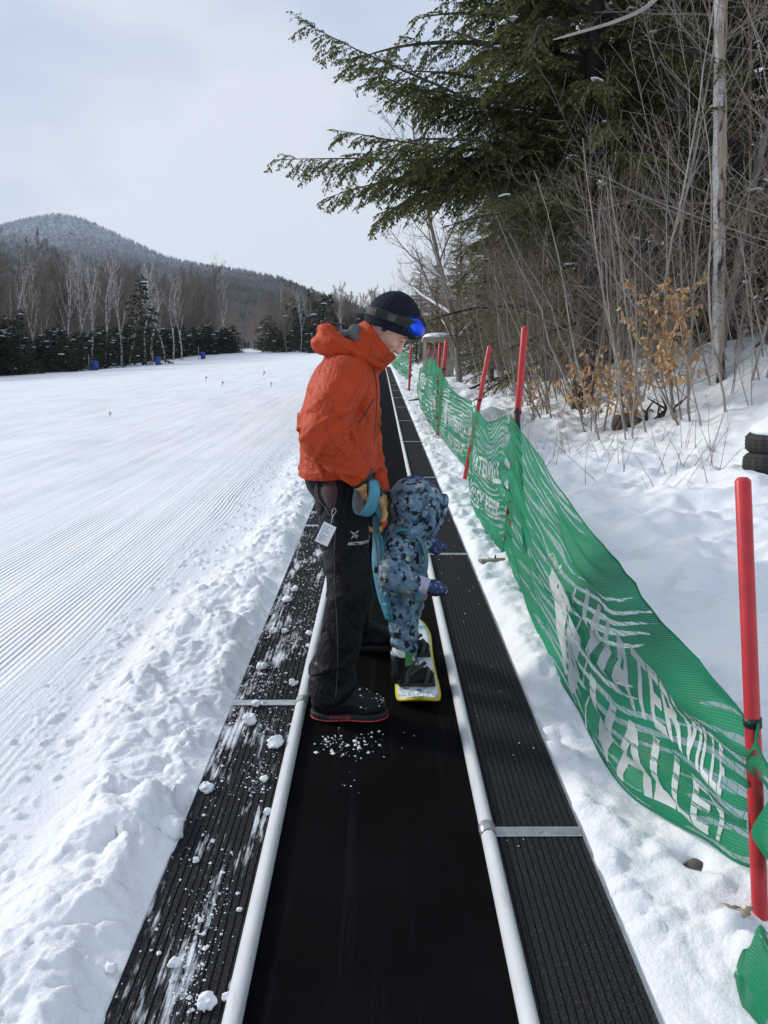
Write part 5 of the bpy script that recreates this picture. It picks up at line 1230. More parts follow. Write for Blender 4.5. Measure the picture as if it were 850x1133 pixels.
for px, py, y, mat, lab in ((121, 452, 19, 'flag_orange', 'nearest orange marker flag stuck in the groomed field'), (246, 432, 32, 'flag_orange', 'dark orange marker flag second from the front on the field'), (228, 428, 38, 'flag_orange', 'small orange marker flag farther up the field, left of the second'), (292, 422, 40, 'flag_orange', 'small orange marker flag nearest the man on the far field'), (300, 436, 29, 'flag_yellow', 'yellow green marker lying low on the field beside the man')):
    x, y, z = on_field(px, py, y); s = y/851*1.0; t = thing('marker_flag', lab, 'marker', (x, y, z), 'course markers on the field'); h = min(.24, 5*s)
    mb = MB(); mb.tube([(x, y, z-.05), (x+.01, y, z+h)], .006+.0002*y, 6); mb.go('stake', M['wood_tan'], t, sh=False)
    V = []; n = 6
    for lay in (0, .006):
        for i in range(n):
            for j in range(4): V.append((x+.01+i*h*.06, y+lay+.02*math.sin(i*1.3), z+h-j*h*.11-i*.008))
    Fc = [(i*4+j, i*4+j+1, i*4+j+5, i*4+j+4) for i in range(n-1) for j in range(3)]; Fc += [tuple(24+a for a in f[::-1]) for f in Fc]; obj('flag', V, Fc, M[mat], t, sh=False)
def skier(px, y, lab, lean):
    x, y, z = on_field(px, 386, y); t = thing('person', lab, 'person', (x, y, z), 'distant people on the trail')
    f = [ell((0, 0, 1.2), (.2, .15, .3)), ell((.02*lean, 0, 1.62), (.11, .12, .14)), cone((0, 0, 1.45), (0, 0, 1.58), .06, .06)]+[cone((s*.1, 0, .95), (s*.13, .1*lean, .5), .11, .085) for s in (-1, 1)]+[cone((s*.13, .1*lean, .5), (s*.14, 0, .06), .08, .06) for s in (-1, 1)]+[cone((s*.2, 0, 1.4), (s*.32, -.05, 1.12), .07, .055) for s in (-1, 1)]+[cone((s*.32, -.05, 1.12), (s*.3, -.25, .95), .055, .05) for s in (-1, 1)]
    V, Fc = mesh_sdf(f, h=.03, k=.05); link('body', raw_mesh('body', V, Fc, M['dark_cloth']), t)
    V, Fc = mesh_sdf([ell((.02*lean, .01, 1.68), (.125, .13, .10))], h=.03, k=.03); link('hat', raw_mesh('hat', V, Fc, M['strap']), t)
skier(275, 165, 'distant skier in dark clothes, upper of the two on the trail', 1); skier(271, 152, 'distant skier in dark clothes, lower of the two on the trail', -1)

# ------------------------------------------------------------------ trees
def seg_mesh(S, n=3, mi=None):
    S = np.array(S, float); P0, P1, R0, R1 = S[:, 0:3], S[:, 3:6], S[:, 6], S[:, 7]
    d = P1-P0; L = np.linalg.norm(d, axis=1); ok = L > 1e-6; P0, P1, R0, R1, d, L = P0[ok], P1[ok], R0[ok], R1[ok], d[ok], L[ok]; d = d/L[:, None]
    P1 = P1+d*(R1*.35)[:, None]
    ref = np.where(np.abs(d[:, 2:3]) < .9, np.array([[0, 0, 1.]]), np.array([[1., 0, 0]])); u = np.cross(d, ref); u /= np.linalg.norm(u, axis=1)[:, None]; v = np.cross(d, u)
    V = []
    for k in range(n):
        a = 2*PI*k/n; e = u*math.cos(a)+v*math.sin(a); V.append(P0+e*R0[:, None]); V.append(P1+e*R1[:, None])
    V = np.stack(V, 1).reshape(-1, 3); b = np.arange(len(P0))*2*n
    Fc = np.concatenate([np.stack([b+2*k, b+2*((k+1) % n), b+2*((k+1) % n)+1, b+2*k+1], 1) for k in range(n)])
    return V, Fc
class Grow:
    def __init__(s, seed): s.r = np.random.default_rng(seed); s.main = []; s.fine = []
    def branch(s, p, d, L, r, lvl, maxl, kids, ang, up=.15, wob=.12, tip=.25, start=.15, shrink=.55):
        n = max(3, int(4+L*1.2)) if lvl == 0 else (4 if lvl < maxl else 3)
        pts = [np.array(p, float)]; d = nrm(d); ds = []
        for i in range(n):
            d = nrm(d+s.r.normal(0, wob, 3)+np.array((0, 0, up))*(.4 if lvl else .15)); ds.append(d); pts.append(pts[-1]+d*L/n)
        rs = [max(.002, r*(1-(1-tip)*i/n)) for i in range(n+1)]
        out = s.main if lvl == 0 else s.fine
        for i in range(n): out.append((*pts[i], *pts[i+1], rs[i], rs[i+1]))
        if lvl >= maxl: return pts, rs
        nk = kids[lvl]; off = s.r.uniform(0, 6)
        for k in range(nk):
            q = start+(1-start)*(k+s.r.uniform(0, .9))/nk; q = min(q, .985); i = min(n-1, int(q*n)); f = q*n-i; pp = pts[i]*(1-f)+pts[i+1]*f
            az = off+k*2.4+s.r.normal(0, .35); dd = ds[i]; a = np.cross(dd, (0, 0, 1) if abs(dd[2]) < .95 else (1, 0, 0)); a = nrm(a); b = np.cross(dd, a)
            th = ang*s.r.uniform(.7, 1.25); nd = dd*math.cos(th)+(a*math.cos(az)+b*math.sin(az))*math.sin(th)
            s.branch(pp, nd, L*shrink*(1.05-.6*q)*s.r.uniform(.7, 1.2), max(.002, (rs[i]*(1-f)+rs[i+1]*f)*.5), lvl+1, maxl, kids, ang, up, wob*1.25, .35, .12, shrink)
        return pts, rs
def bare_tree(seed, h, r, kids, ang=.75, maxl=3, up=.3, lean=(0, 0), start=.3, shrink=.5, wob=.06, name='bare_tree', mats=('bark', 'twig'), label='', group='', minr=0.0, snow=0):
    g = Grow(seed); g.branch((0, 0, -.4), (lean[0], lean[1], 1), h, r, 0, maxl, kids, ang, up, wob, .2, start, shrink)
    t = thing(name, label, 'tree', (0, 0, -60), group)
    S = np.array(g.fine); S[:, 6:8] = np.maximum(S[:, 6:8], minr)
    V, Fc = seg_mesh(g.main, 8); link('trunk', raw_mesh('trunk', V, Fc, M[mats[0]]), t)
    V, Fc = seg_mesh(S, 3); link('crown', raw_mesh('crown', V, Fc, M[mats[1]], smooth=False), t)
    if snow:
        big = [q for q in g.fine if q[6] > r*.16 and abs(q[5]-q[2]) < .75*math.dist(q[:3], q[3:6]) and q[2] > h*.12][:snow]
        if big:
            SS = np.array([(q[0], q[1], q[2]+q[6]*.9+.012, q[3], q[4], q[5]+q[7]*.9+.012, q[6]*.9+.014, q[7]*.8+.010) for q in big]); V, Fc = seg_mesh(SS, 6); link('snow_on_branches', raw_mesh('snow_on_branches', V, Fc, M['snowlump']), t)
    return t
def snow_blobs(pts, rad, rs):
    V = []; Fc = []; n = 0; ph = (np.arange(10)*2*PI/10)
    for p, r in zip(pts, rad):
        o = []
        for z, k in ((-.12, .8), (.02, 1.0), (.22, .75), (.34, .35)):
            for a in ph: o.append((math.cos(a)*k*(1+.3*math.sin(a*2+p[0]*9)), math.sin(a)*k*(.8+.3*math.sin(a*3+p[1]*7)), z))
        o.append((0, 0, .38)); o = np.array(o)*r*np.array((1.5, 1.0, .9)); a = rs.uniform(0, 6); R = np.array([[math.cos(a), -math.sin(a), 0], [math.sin(a), math.cos(a), 0], [0, 0, 1]]); o = o @ R.T+np.array(p); V.append(o)
        for q in range(3):
            for k in range(10): Fc.append((n+q*10+k, n+q*10+(k+1) % 10, n+(q+1)*10+(k+1) % 10, n+(q+1)*10+k))
        for k in range(10): Fc.append((n+30+k, n+30+(k+1) % 10, n+40))
        n += 41
    return np.vstack(V), Fc
def hemlock(seed, h, r, z0, nb, reach, extra=(), label='', leafs=1.0, dens=1.0, snowy=26, group='hemlocks at the forest edge'):
    rs = np.random.default_rng(seed); t = thing('hemlock_tree', label, 'tree', (0, 0, -60), group)
    zs = np.linspace(-.5, h, 14); tp = [(.05*math.sin(z), .05*math.cos(z*.7), z) for z in zs]; V, Fc = tube(tp, [r*(1-.93*max(0, z)/h) for z in zs], 10); link('trunk', raw_mesh('trunk', V, Fc, M['barkdark']), t)
    segs = []; LC = []; LD = []; LN = []; LS = []; sp = []; sr = []
    def bough(p, az, el, L, r0, fine=1.0, droop=1.0):
        n = 11; d = np.array((math.cos(az)*math.cos(el), math.sin(az)*math.cos(el), math.sin(el))); pts = [np.array(p, float)]; w_ = rs.normal(0, .06, 3)
        for i in range(n):
            q = i/n; d = nrm(d+np.array((0, 0, (-.028-.042*q)*droop))+w_*.3+rs.normal(0, .035, 3)); pts.append(pts[-1]+d*L/n)
        pts = np.array(pts)
        for i in range(n): segs.append((*pts[i], *pts[i+1], r0*(1-.9*i/n), r0*(1-.9*(i+1)/n)))
        nt_ = int(L*8*dens*fine); side = 1
        def twig(b, td, tl, lv):
            m = 4 if lv == 0 else 2; tp_ = [b]; dr = -.13 if lv == 0 else -.10
            for j in range(m): td = nrm(td+np.array((0, 0, dr))+rs.normal(0, .08, 3)); tp_.append(tp_[-1]+td*tl/m)
            w0 = .0042 if lv == 0 else .0022
            for j in range(m): segs.append((*tp_[j], *tp_[j+1], w0*(1-j/m)+.001, w0*(1-(j+1)/m)+.001))
            nl = int(tl*36*leafs)+1; g = (np.arange(nl)+rs.random(nl))/nl*m; a = np.minimum(m-1, g.astype(int)); ff = (g-a)[:, None]; T = np.array(tp_); c = T[a]*(1-ff)+T[a+1]*ff; e = T[a+1]-T[a]; e /= np.linalg.norm(e, axis=1)[:, None]
            s2 = np.cross(e, (0, 0, 1)); s2 /= np.linalg.norm(s2, axis=1)[:, None]+1e-6; s2 *= np.where(np.arange(nl) % 2, 1, -1)[:, None]
            d_ = e*.75+s2*rs.uniform(.35, 1.0, nl)[:, None]; d_[:, 2] += rs.uniform(-.6, .1, nl); d_ /= np.linalg.norm(d_, axis=1)[:, None]; LC.append(c); LD.append(d_); LS.append(rs.uniform(.045, .09, nl))
            if lv == 0 and tl > .22:
                ns = int(tl*9)+1
                for j in range(ns):
                    g = .12+.8*(j+rs.random())/ns; i2 = min(3, int(g*4)); bb_ = tp_[i2]+(tp_[i2+1]-tp_[i2])*(g*4-i2); e = nrm(tp_[i2+1]-tp_[i2]); h2 = nrm(np.cross(e, (0, 0, 1)))*(1 if j % 2 else -1)
                    twig(bb_, nrm(e*.8+h2*rs.uniform(.4, .9)+np.array((0, 0, rs.uniform(-.5, .1)))), tl*(.5-.3*g)*rs.uniform(.7, 1.2), 1)
        for k in range(nt_):
            q = .10+.90*(k+rs.uniform(0, 1))/nt_; i = min(n-1, int(q*n)); f = q*n-i; b = pts[i]*(1-f)+pts[i+1]*f; dd = nrm(pts[i+1]-pts[i]); hz = nrm(np.cross(dd, (0, 0, 1))); side = -side
            tl = (.22+.20*L*(1-q)**.7)*rs.uniform(.6, 1.3); tl = min(tl, 1.15)
            twig(b, nrm(dd*rs.uniform(.5, 1.0)+hz*side*rs.uniform(.4, 1.0)+np.array((0, 0, rs.uniform(-.75, .25)))), tl, 0)
        for _ in range(int(rs.random() < .6)+int(rs.random() < .3)):
            i = rs.integers(4, n-1); sp.append(pts[i]+np.array((0, 0, .015))); sr.append(rs.uniform(.035, .10))
    for k in range(nb):
        q = (k+rs.uniform(0, 1))/nb; z = z0+(h*.985-z0)*q; env = reach*(1-q**1.5)*rs.uniform(.65, 1.1)+.35; bough((0, 0, z), k*2.39996+rs.normal(0, .3), rs.uniform(-.12, .25)+.55*q, env, .02+.018*env)
    for z, az, el, L in extra: bough((0, 0, z), az, el, L, .05, 1.4, .32)
    LC, LD, LS = np.concatenate(LC), np.concatenate(LD), np.concatenate(LS); q = len(LC)
    nr = rs.normal(0, .5, (q, 3))+np.array((0, 0, 1)); sd2 = np.cross(LD, nr); sd2 /= np.linalg.norm(sd2, axis=1)[:, None]
    wv = (LS*.23)[:, None]; V = np.stack([LC, LC+LD*(LS*.45)[:, None]+sd2*wv, LC+LD*LS[:, None], LC+LD*(LS*.45)[:, None]-sd2*wv], 1).reshape(-1, 3); Fc = np.arange(4*q).reshape(-1, 4)
    V2, F2 = seg_mesh(segs, 3); link('branches', raw_mesh('branches', V2, F2, M['barkdark'], smooth=False), t); link('crown', raw_mesh('crown', V, Fc, M['hemlock'], smooth=False), t)
    if sp: V, Fc = snow_blobs(sp, sr, rs); link('snow_on_branches', raw_mesh('snow_on_branches', V, Fc, M['snowlump']), t)
    return t
def fir(seed, h, reach, label, z0=.25, group='firs below the treeline across the field', snowy=7, nb=64, bushy=False):
    rs = np.random.default_rng(seed); t = thing('fir_tree', label, 'tree', (0, 0, -60), group)
    V, Fc = tube([(0, 0, -.4), (0, 0, h*.5), (0, 0, h)], [.03*h**.7, .018*h**.7, .008], 6); link('trunk', raw_mesh('trunk', V, Fc, M['barkdark']), t)
    C = []; Dn = []; S = []; sp = []; sr = []
    for k in range(nb):
        q = (k+.5)/nb; z = z0+(h-z0)*q; L = reach*(1-q)**(.85 if not bushy else .62)*rs.uniform(.5, 1.2)+.12; az = k*2.4+rs.normal(0, .4); d = np.array((math.cos(az), math.sin(az), -.18+.5*q))
        m = max(5, int(L*26))
        for j in range(m):
            f = (j+rs.random())/m; sd2 = np.array((-math.sin(az), math.cos(az), 0))*rs.normal(0, .30)*L*(1-f*.75)
            C.append(np.array((0, 0, z))+d*L*f+sd2+np.array((0, 0, -.22*L*f*f+rs.normal(0, .04)))); Dn.append(nrm(d+sd2*1.6+rs.normal(0, .3, 3)+np.array((0, 0, -.35)))); S.append(rs.uniform(.16, .34))
        if rs.random() < snowy/nb: sp.append(np.array((0, 0, z))+d*L*.7+np.array((0, 0, .02))); sr.append(rs.uniform(.08, .22))
    C, Dn, S = np.array(C), np.array(Dn), np.array(S); q = len(C); nr = rs.normal(0, .6, (q, 3))+np.array((0, 0, 1)); s2 = np.cross(Dn, nr); s2 /= np.linalg.norm(s2, axis=1)[:, None]; wv = (S*.24)[:, None]
    V = np.stack([C, C+Dn*(S*.4)[:, None]+s2*wv, C+Dn*S[:, None], C+Dn*(S*.4)[:, None]-s2*wv], 1).reshape(-1, 3); link('crown', raw_mesh('crown', V, np.arange(4*q).reshape(-1, 4), M['fir'], smooth=False), t)
    if sp: V, Fc = snow_blobs(sp, sr, rs); link('snow_on_branches', raw_mesh('snow_on_branches', V, Fc, M['snowlump']), t)
    return t
class Kind:
    """prototypes of one kind; the first placing moves the prototype itself, later ones copy it"""
    def __init__(s, protos): s.p = protos; s.used = [False]*len(protos)
    def put(s, i, x, y, rz=0.0, sc=1.0, label=None, group=None, tilt=(0, 0), dz=0.0):
        i %= len(s.p); z = snow_z(x, y)+dz
        if not s.used[i]:
            s.used[i] = True; o = s.p[i]; o.location = (x, y, z); o.rotation_euler = (tilt[0], tilt[1], rz); o.scale = (sc,)*3
            if label: o['label'] = label
            if group: o['group'] = group
            return o
        return dup(s.p[i], (x, y, z), rz, sc, label, group, tilt)

# --- right side, near: the overhanging hemlock, its neighbours, bare hardwoods and the sapling thicket
hA = Kind([hemlock(3, 15.5, .20, 3.7, 135, 3.9, extra=((4.25, PI*.99, .09, 5.6), (4.45, PI*.955, .09, 4.9), (4.6, PI*1.03, .10, 5.3), (4.9, PI*.97, .15, 4.7), (4.3, PI*1.0, .12, 4.6), (4.2, PI*.92, .08, 4.2), (4.4, PI*1.06, .05, 4.4), (5.0, PI*1.02, .78, 4.4), (5.2, PI*.98, 1.0, 4.2), (5.4, PI*1.04, .62, 4.2), (5.8, PI*1.05, .9, 3.9), (6.2, PI*.97, .7, 3.9), (6.6, PI*1.03, .6, 4.0), (4.8, PI*1.1, .2, 3.8), (4.6, PI*.90, .08, 4.2), (3.4, PI*1.3, .1, 3.0), (3.4, PI*.7, .1, 3.2)), label='big dark hemlock whose long boughs reach left over the lift', leafs=1.1)])
hA.put(0, 3.7, 14.2)
hB = Kind([hemlock(11, 15, .19, .5, 104, 3.6, label='dark hemlock right behind the big overhanging one', dens=.75, leafs=.8, snowy=20), hemlock(12, 13, .17, .3, 96, 3.4, label='dark hemlock behind the split birch trunk', dens=.75, leafs=.8, snowy=20)])
HL = [(0, 6.4, 14.4, 1.0, 'dark green hemlock just right of the big overhanging one'), (1, 8.6, 14.6, 1.05, 'dark hemlock behind the split birch trunk'), (0, 5.4, 18.5, 1.1, 'hemlock second in line behind the overhanging one'), (1, 7.6, 18.6, 1.1, 'tall hemlock filling the gap above the saplings'), (0, 10.6, 16.5, 1.0, 'hemlock at the right edge behind the pale saplings'), (0, 12.6, 15.5, 1.0, 'hemlock at the far right edge of the wood'),
      (1, 5.2, 24, 1.0, 'hemlock farther uphill beyond the snowy branched hardwood'), (0, 12.0, 21, 1.1, 'hemlock deep in the wood behind the right edge'), (1, 9.5, 23, 1.1, 'hemlock deep in the wood above the beech leaves'), (0, 6.6, 30, .8, 'hemlock beyond the hut on the right'), (1, 8.0, 38, .75, 'far hemlock on the right beyond the hut'), (0, 8.6, 28, 1.0, 'hemlock filling the middle of the wood behind the thicket'), (1, 5.9, 42, .5, 'small far hemlock above the hut'), (0, 14.5, 24, 1.1, 'hemlock deepest in the wood at the right edge')]
HL += [(0, 3.3, 46, .42, 'small dark hemlock by the lift line just past the hut'), (1, 2.7, 58, .45, 'small dark hemlock by the lift line far past the hut'), (0, 3.4, 66, .6, 'hemlock closing the view at the top of the lift'), (1, 4.9, 35, .62, 'hemlock standing right behind the timber hut'), (0, 6.4, 39, .8, 'hemlock up and right of the timber hut'), (1, 4.6, 47, .62, 'small hemlock far behind the timber hut'), (0, 7.6, 50, .9, 'hemlock far uphill among the bare hardwoods'), (1, 4.4, 60, .6, 'farthest small hemlock in line with the lift'), (0, 6.5, 64, .8, 'farthest tall hemlock beside the lift line'), (1, 9.8, 46, 1.0, 'hemlock far uphill deep in the right wood'), (0, 4.2, 29.5, .55, 'small hemlock beside the snowy hardwood trunk')]
for i, x, y, s, lab in HL: hB.put(i, x, y, rng.uniform(0, 6), s, lab)
hw = Kind([bare_tree(21+k, 8.5+k*.7, .085, (13, 8, 5), .75, 3, .25, start=.22, shrink=.50, label='bare brown hardwood in the wood right of the lift', group='bare hardwoods in the right wood', mats=('bark', 'twigred'), minr=.0038) for k in range(3)])
cnt = 0
for y in np.geomspace(15, 75, 34):
    x = rng.uniform(3.9, 4.6+y*.16)+(.5 if y < 26 else .0); hw.put(cnt, x, y, rng.uniform(0, 6), rng.uniform(.8, 1.15)*(1 if y < 30 else .62), tilt=(0, rng.normal(-.03, .04))); cnt += 1
for x, y, q_ in ((2.5, 52, .6), (3.2, 45, .62), (3.7, 38, .62), (2.0, 72, .75), (2.9, 60, .7), (3.4, 50, .7), (2.3, 64, .65), (3.6, 56, .75), (4.0, 43, .7), (3.3, 36, .5)):
    hw.put(cnt, x, y, rng.uniform(0, 6), q_); cnt += 1
for x, y in ((5.6, 12.8), (6.9, 11.8), (8.2, 12.5), (9.0, 10.8), (10, 13), (7.6, 15.5)):
    hw.put(cnt, x, y, rng.uniform(0, 6), rng.uniform(.8, 1.0), tilt=(0, -.06)); cnt += 1
sn = bare_tree(31, 10.5, .14, (16, 9, 7), .85, 3, .22, start=.14, shrink=.46, label='grey hardwood trunk right of the hut with snow lying on its limbs', group=None, mats=('bark', 'twig'), minr=.005, snow=16)
Kind([sn]).put(0, 3.0, 29.5, 1.1, .95)
def sapling(seed, h, stems, lean, kids=(9, 6), label='', mats=('twigpale', 'twig')):
    g = Grow(seed); rr = np.random.default_rng(seed)
    t = thing('sapling', label, 'sapling', (0, 0, -60), 'bare saplings on the right bank')
    for k in range(stems):
        g = Grow(seed*10+k); a = rr.uniform(0, 6); d = (lean[0]+.10*math.cos(a), lean[1]+.10*math.sin(a), 1)
        g.branch((.10*math.cos(a)*(k > 0), .10*math.sin(a)*(k > 0), -.3), d, h*rr.uniform(.75, 1.05), .0028*h+.006, 0, 2, kids, .80, .18, .075, .18, .2, .48)
        V, Fc = seg_mesh(g.main, 6); S = np.array(g.fine); S[:, 6:8] = np.maximum(S[:, 6:8], .0021); V2, F2 = seg_mesh(S, 3)
        link('stem', raw_mesh('stem', np.vstack([V, V2]), np.vstack([Fc, F2+len(V)]), [M[mats[0]], M[mats[1]]], mi=[0]*len(Fc)+[1]*len(F2)), t)
    return t
SLAB = 'thin bare sapling leaning towards the lift in the thicket on the right bank'
sp_ = Kind([sapling(41, 4.2, 1, (-.34, -.05), (9, 6), SLAB), sapling(42, 3.4, 2, (-.20, -.08), (8, 6), SLAB), sapling(43, 5.0, 1, (-.42, 0), (11, 6), SLAB), sapling(44, 2.6, 3, (-.05, -.05), (7, 5), SLAB, ('twig', 'twigred')), sapling(45, 3.8, 2, (-.32, .05), (10, 7), SLAB, ('bark', 'twigred')), sapling(46, 4.6, 1, (.06, -.08), (10, 6), SLAB)])
TLAB = 'tall pale sapling with forked twigs leaning left before the dark hemlocks'
tl_ = Kind([sapling(47, 6.4, 1, (-.26, 0), (15, 8), TLAB, ('twigpale', 'twigpale')), sapling(48, 5.6, 1, (-.16, -.03), (13, 8), TLAB, ('twigpale', 'twigpale')), sapling(49, 6.0, 1, (-.36, .02), (15, 7), TLAB, ('twigpale', 'twig'))])
for k, (x, y) in enumerate(((4.1, 10.9), (4.0, 11.8), (3.5, 12.8), (5.6, 9.9), (6.0, 10.6), (3.2, 14.2), (4.9, 12.4), (5.4, 12.0), (3.9, 13.8), (6.4, 9.8), (3.0, 16.2), (4.4, 14.6))): tl_.put(k, x, y, rng.uniform(-.5, .5), rng.uniform(.85, 1.1), TLAB, 'tall pale saplings before the hemlocks')
k = 0
for (x, y, i, s) in ((3.25, 11.2, 0, 1.0), (3.7, 10.6, 2, 1.0), (4.4, 9.8, 0, .95), (4.9, 10.4, 5, 1.05), (5.3, 9.4, 2, .95), (2.95, 13.2, 4, 1.0), (2.8, 15.5, 2, .9), (3.9, 12.6, 5, 1.0), (4.7, 8.9, 1, .8), (5.6, 8.6, 5, 1.0)):
    sp_.put(i, x, y, rng.uniform(-.4, .4), s)
for _ in range(75):
    y = rng.uniform(9.3, 22); x = 2.9+sstep(12, 30, y)*1.2+abs(rng.normal(.9, 1.5)); 
    if x < 3.3 and y < 11: continue
    sp_.put(int(rng.integers(0, 6)), x, y, rng.uniform(-.7, .7), rng.uniform(.6, 1.15)*(1 if y > 10 else .8))
for _ in range(16):
    sp_.put(int(rng.integers(0, 6)), rng.uniform(4.1, 6.4), rng.uniform(8.9, 11.2), rng.uniform(-.9, .9), rng.uniform(.4, .75))
for _ in range(45):
    y = rng.uniform(20, 48); x = 2.6+rng.uniform(0, 3.2)+.02*y; sp_.put(int(rng.integers(0, 6)), x, y, rng.uniform(-.8, .8), rng.uniform(.7, 1.3))
# split birch with peeling bark
def birch_trunk():
    t = thing('birch_tree', 'old split birch trunk with peeling white bark, right of the saplings', 'tree', (0, 0, -60))
    rs = np.random.default_rng(5); V = []; n = 16; zs = np.linspace(-.4, 8.5, 60)
    for z in zs:
        r = .108*(1-.045*max(z, 0))
        for k in range(n):
            a = 2*PI*k/n; q = r*(1+.12*math.sin(a*2+z*.8)+.14*float(vnoise(z*3.1, k*.9, 3))-(.26 if 3 <= k <= 5 and z < 5.2+.4*math.sin(k*9) else 0)); V.append((-.035*z+q*math.cos(a-2.2), .02*z+q*math.sin(a-2.2), z))
    Fc = [(i*n+k, i*n+(k+1) % n, (i+1)*n+(k+1) % n, (i+1)*n+k) for i in range(59) for k in range(n)]
    link('trunk', raw_mesh('trunk', V, Fc, M['birch']), t)
    g = Grow(8); 
    for k in range(13):
        z = rs.uniform(2.2, 8); a = rs.uniform(0, 6.3); g.branch((-.035*z, .02*z, z), (math.cos(a), math.sin(a), rs.uniform(-.1, .5)), rs.uniform(1.2, 3.0), .018, 1, 3, (0, 9, 7), .7, .2, .09, .25, .15, .45)
    S = np.array(g.fine); S[:, 6:8] = np.maximum(S[:, 6:8], .003); V, Fc = seg_mesh(S, 4); link('crown', raw_mesh('crown', V, Fc, M['twig'], smooth=False), t)
    return t
Kind([birch_trunk()]).put(0, 5.05, 11.6, 0, 1.0)
# pale dead limb hanging in at the top of the picture
gl = MB(); pl_ = smooth_path([D(612, 44, 8.5), D(640, 36, 8.5), D(680, 24, 8.6), D(712, 10, 8.7), D(735, -10, 8.8), D(800, -70, 9.4), D(792, -150, 10.55)], 40)
# belongs to the birch: added as its limb
bt = [o for o in bpy.data.objects if o.name.startswith('birch_tree')][0]
V, Fc = tube(pl_, np.interp(np.linspace(0, 1, 40), [0, .1, 1], [.006, .013, .03]), 8); obj('dead_limb', V, Fc, M['twigpale'], bt)
# young beeches still holding their dead leaves
def beech(seed, h, nl, label):
    g = Grow(seed); rs = np.random.default_rng(seed)
    for k in range(3): a = rs.uniform(0, 6); g.branch((.08*math.cos(a), .08*math.sin(a), -.3), (.16*math.cos(a)-.1, .16*math.sin(a), 1), h*rs.uniform(.7, 1), .012, 0, 2, (11, 6), .8, .2, .07, .2, .2, .42)
    t = thing('beech_sapling', label, 'sapling', (0, 0, -60)); V, Fc = seg_mesh(g.main, 6); link('stem', raw_mesh('stem', V, Fc, M['twig']), t); V, Fc = seg_mesh(np.maximum(np.array(g.fine), -1e9), 3); link('twigs', raw_mesh('twigs', V, Fc, M['twig'], smooth=False), t)
    S = np.array([q for q in g.fine if q[6] < .006 and q[2] > h*.18]); ii = rs.integers(0, len(S), nl); f = rs.random(nl)[:, None]; C = S[ii, :3]*(1-f)+S[ii, 3:6]*f
    d = rs.normal(0, .5, (nl, 3))+np.array((0, 0, -.9)); d /= np.linalg.norm(d, axis=1)[:, None]; s2 = np.cross(d, rs.normal(0, 1, (nl, 3))); s2 /= np.linalg.norm(s2, axis=1)[:, None]; nn = np.cross(d, s2); L = rs.uniform(.06, .105, nl)[:, None]; cu = rs.uniform(-.4, .4, nl)[:, None]
    V = np.stack([C, C+d*L*.35+s2*L*.24+nn*L*.10, C+d*L*.75+s2*L*.17+nn*L*cu*.6, C+d*L+nn*L*cu, C+d*L*.75-s2*L*.17+nn*L*cu*.6, C+d*L*.35-s2*L*.24+nn*L*.10], 1).reshape(-1, 3)
    b = np.arange(nl)*6; Fc = np.concatenate([np.stack([b, b+1, b+5, b+5], 1)[:, :3].repeat(1, 0) if False else np.stack([b+1, b+2, b+4, b+5], 1)]); tri = np.concatenate([np.stack([b, b+1, b+5], 1), np.stack([b+2, b+3, b+4], 1)])
    fl = [tuple(q) for q in Fc]+[tuple(q) for q in tri]; link('leaves', raw_mesh('leaves', V, fl, M['beechleaf'], smooth=False), t); return t
for a, x, y, s, lab in ((61, 4.12, 10.4, 1.0, 'young beech with the most orange leaves, above the right end of the log'), (62, 3.25, 11.8, 1.0, 'young beech with orange leaves left of the rotten log'), (63, 3.60, 10.9, .8, 'low beech with orange leaves in front of the log'), (64, 2.5, 13.0, .8, 'small beech with rusty leaves behind the second red pole')):
    Kind([beech(a, 2.0 if a == 61 else 1.5, 760 if a == 61 else (90 if a == 64 else 330), lab)]).put(0, x, y, 0, s)
# dry stems sticking out of the snow
def stems(seed, n, h):
    rs = np.random.default_rng(seed); S = []
    for k in range(n):
        a = rs.uniform(0, 6.3); d = nrm((rs.normal(-.1, .55), rs.normal(0, .4), 1)); p = np.array((rs.normal(0, .10), rs.normal(0, .08), -.08)); L = h*rs.uniform(.5, 1.1); r = .0045
        for j in range(5):
            q = p+d*L/5; S.append((*p, *q, r, r*.8)); r *= .8; d = nrm(d+rs.normal(0, .08, 3)); p = q
            if j > 1 and rs.random() < .6: e = nrm(d+rs.normal(0, .5, 3)); S.append((*p, *(p+e*L*.25), r*.8, .0012))
    t = thing('dry_stems', 'dry brown stems sticking out of the snow behind the net', 'dry stems', (0, 0, -60), 'dry stems in the right snow'); V, Fc = seg_mesh(S, 4); link('stalks', raw_mesh('stalks', V, Fc, M['twigred'], smooth=False), t); return t
st_ = Kind([stems(71, 4, .75), stems(72, 3, .95), stems(73, 6, .55), stems(74, 2, 1.1)])
for x, y, i in ((2.7, 8.4, 0), (3.0, 8.0, 1), (3.25, 8.3, 2), (2.55, 9.0, 2), (3.3, 7.6, 3), (2.3, 9.6, 0), (2.0, 9.2, 2), (3.05, 7.2, 1), (2.9, 9.6, 3), (2.2, 10.6, 1), (3.5, 8.9, 0), (2.5, 10.2, 2), (1.9, 11.2, 0), (2.3, 12.4, 2), (3.4, 9.6, 1), (2.75, 7.5, 2), (3.75, 8.6, 3), (2.0, 13.6, 2), (3.65, 6.6, 1), (2.35, 8.2, 1)): st_.put(i, x, y, rng.uniform(0, 6), rng.uniform(.8, 1.1))
for _ in range(22): y = rng.uniform(11, 26); x = 2.0+rng.uniform(0, 1.6)+.03*y; st_.put(int(rng.integers(0, 4)), x, y, rng.uniform(0, 6), rng.uniform(.9, 1.5))

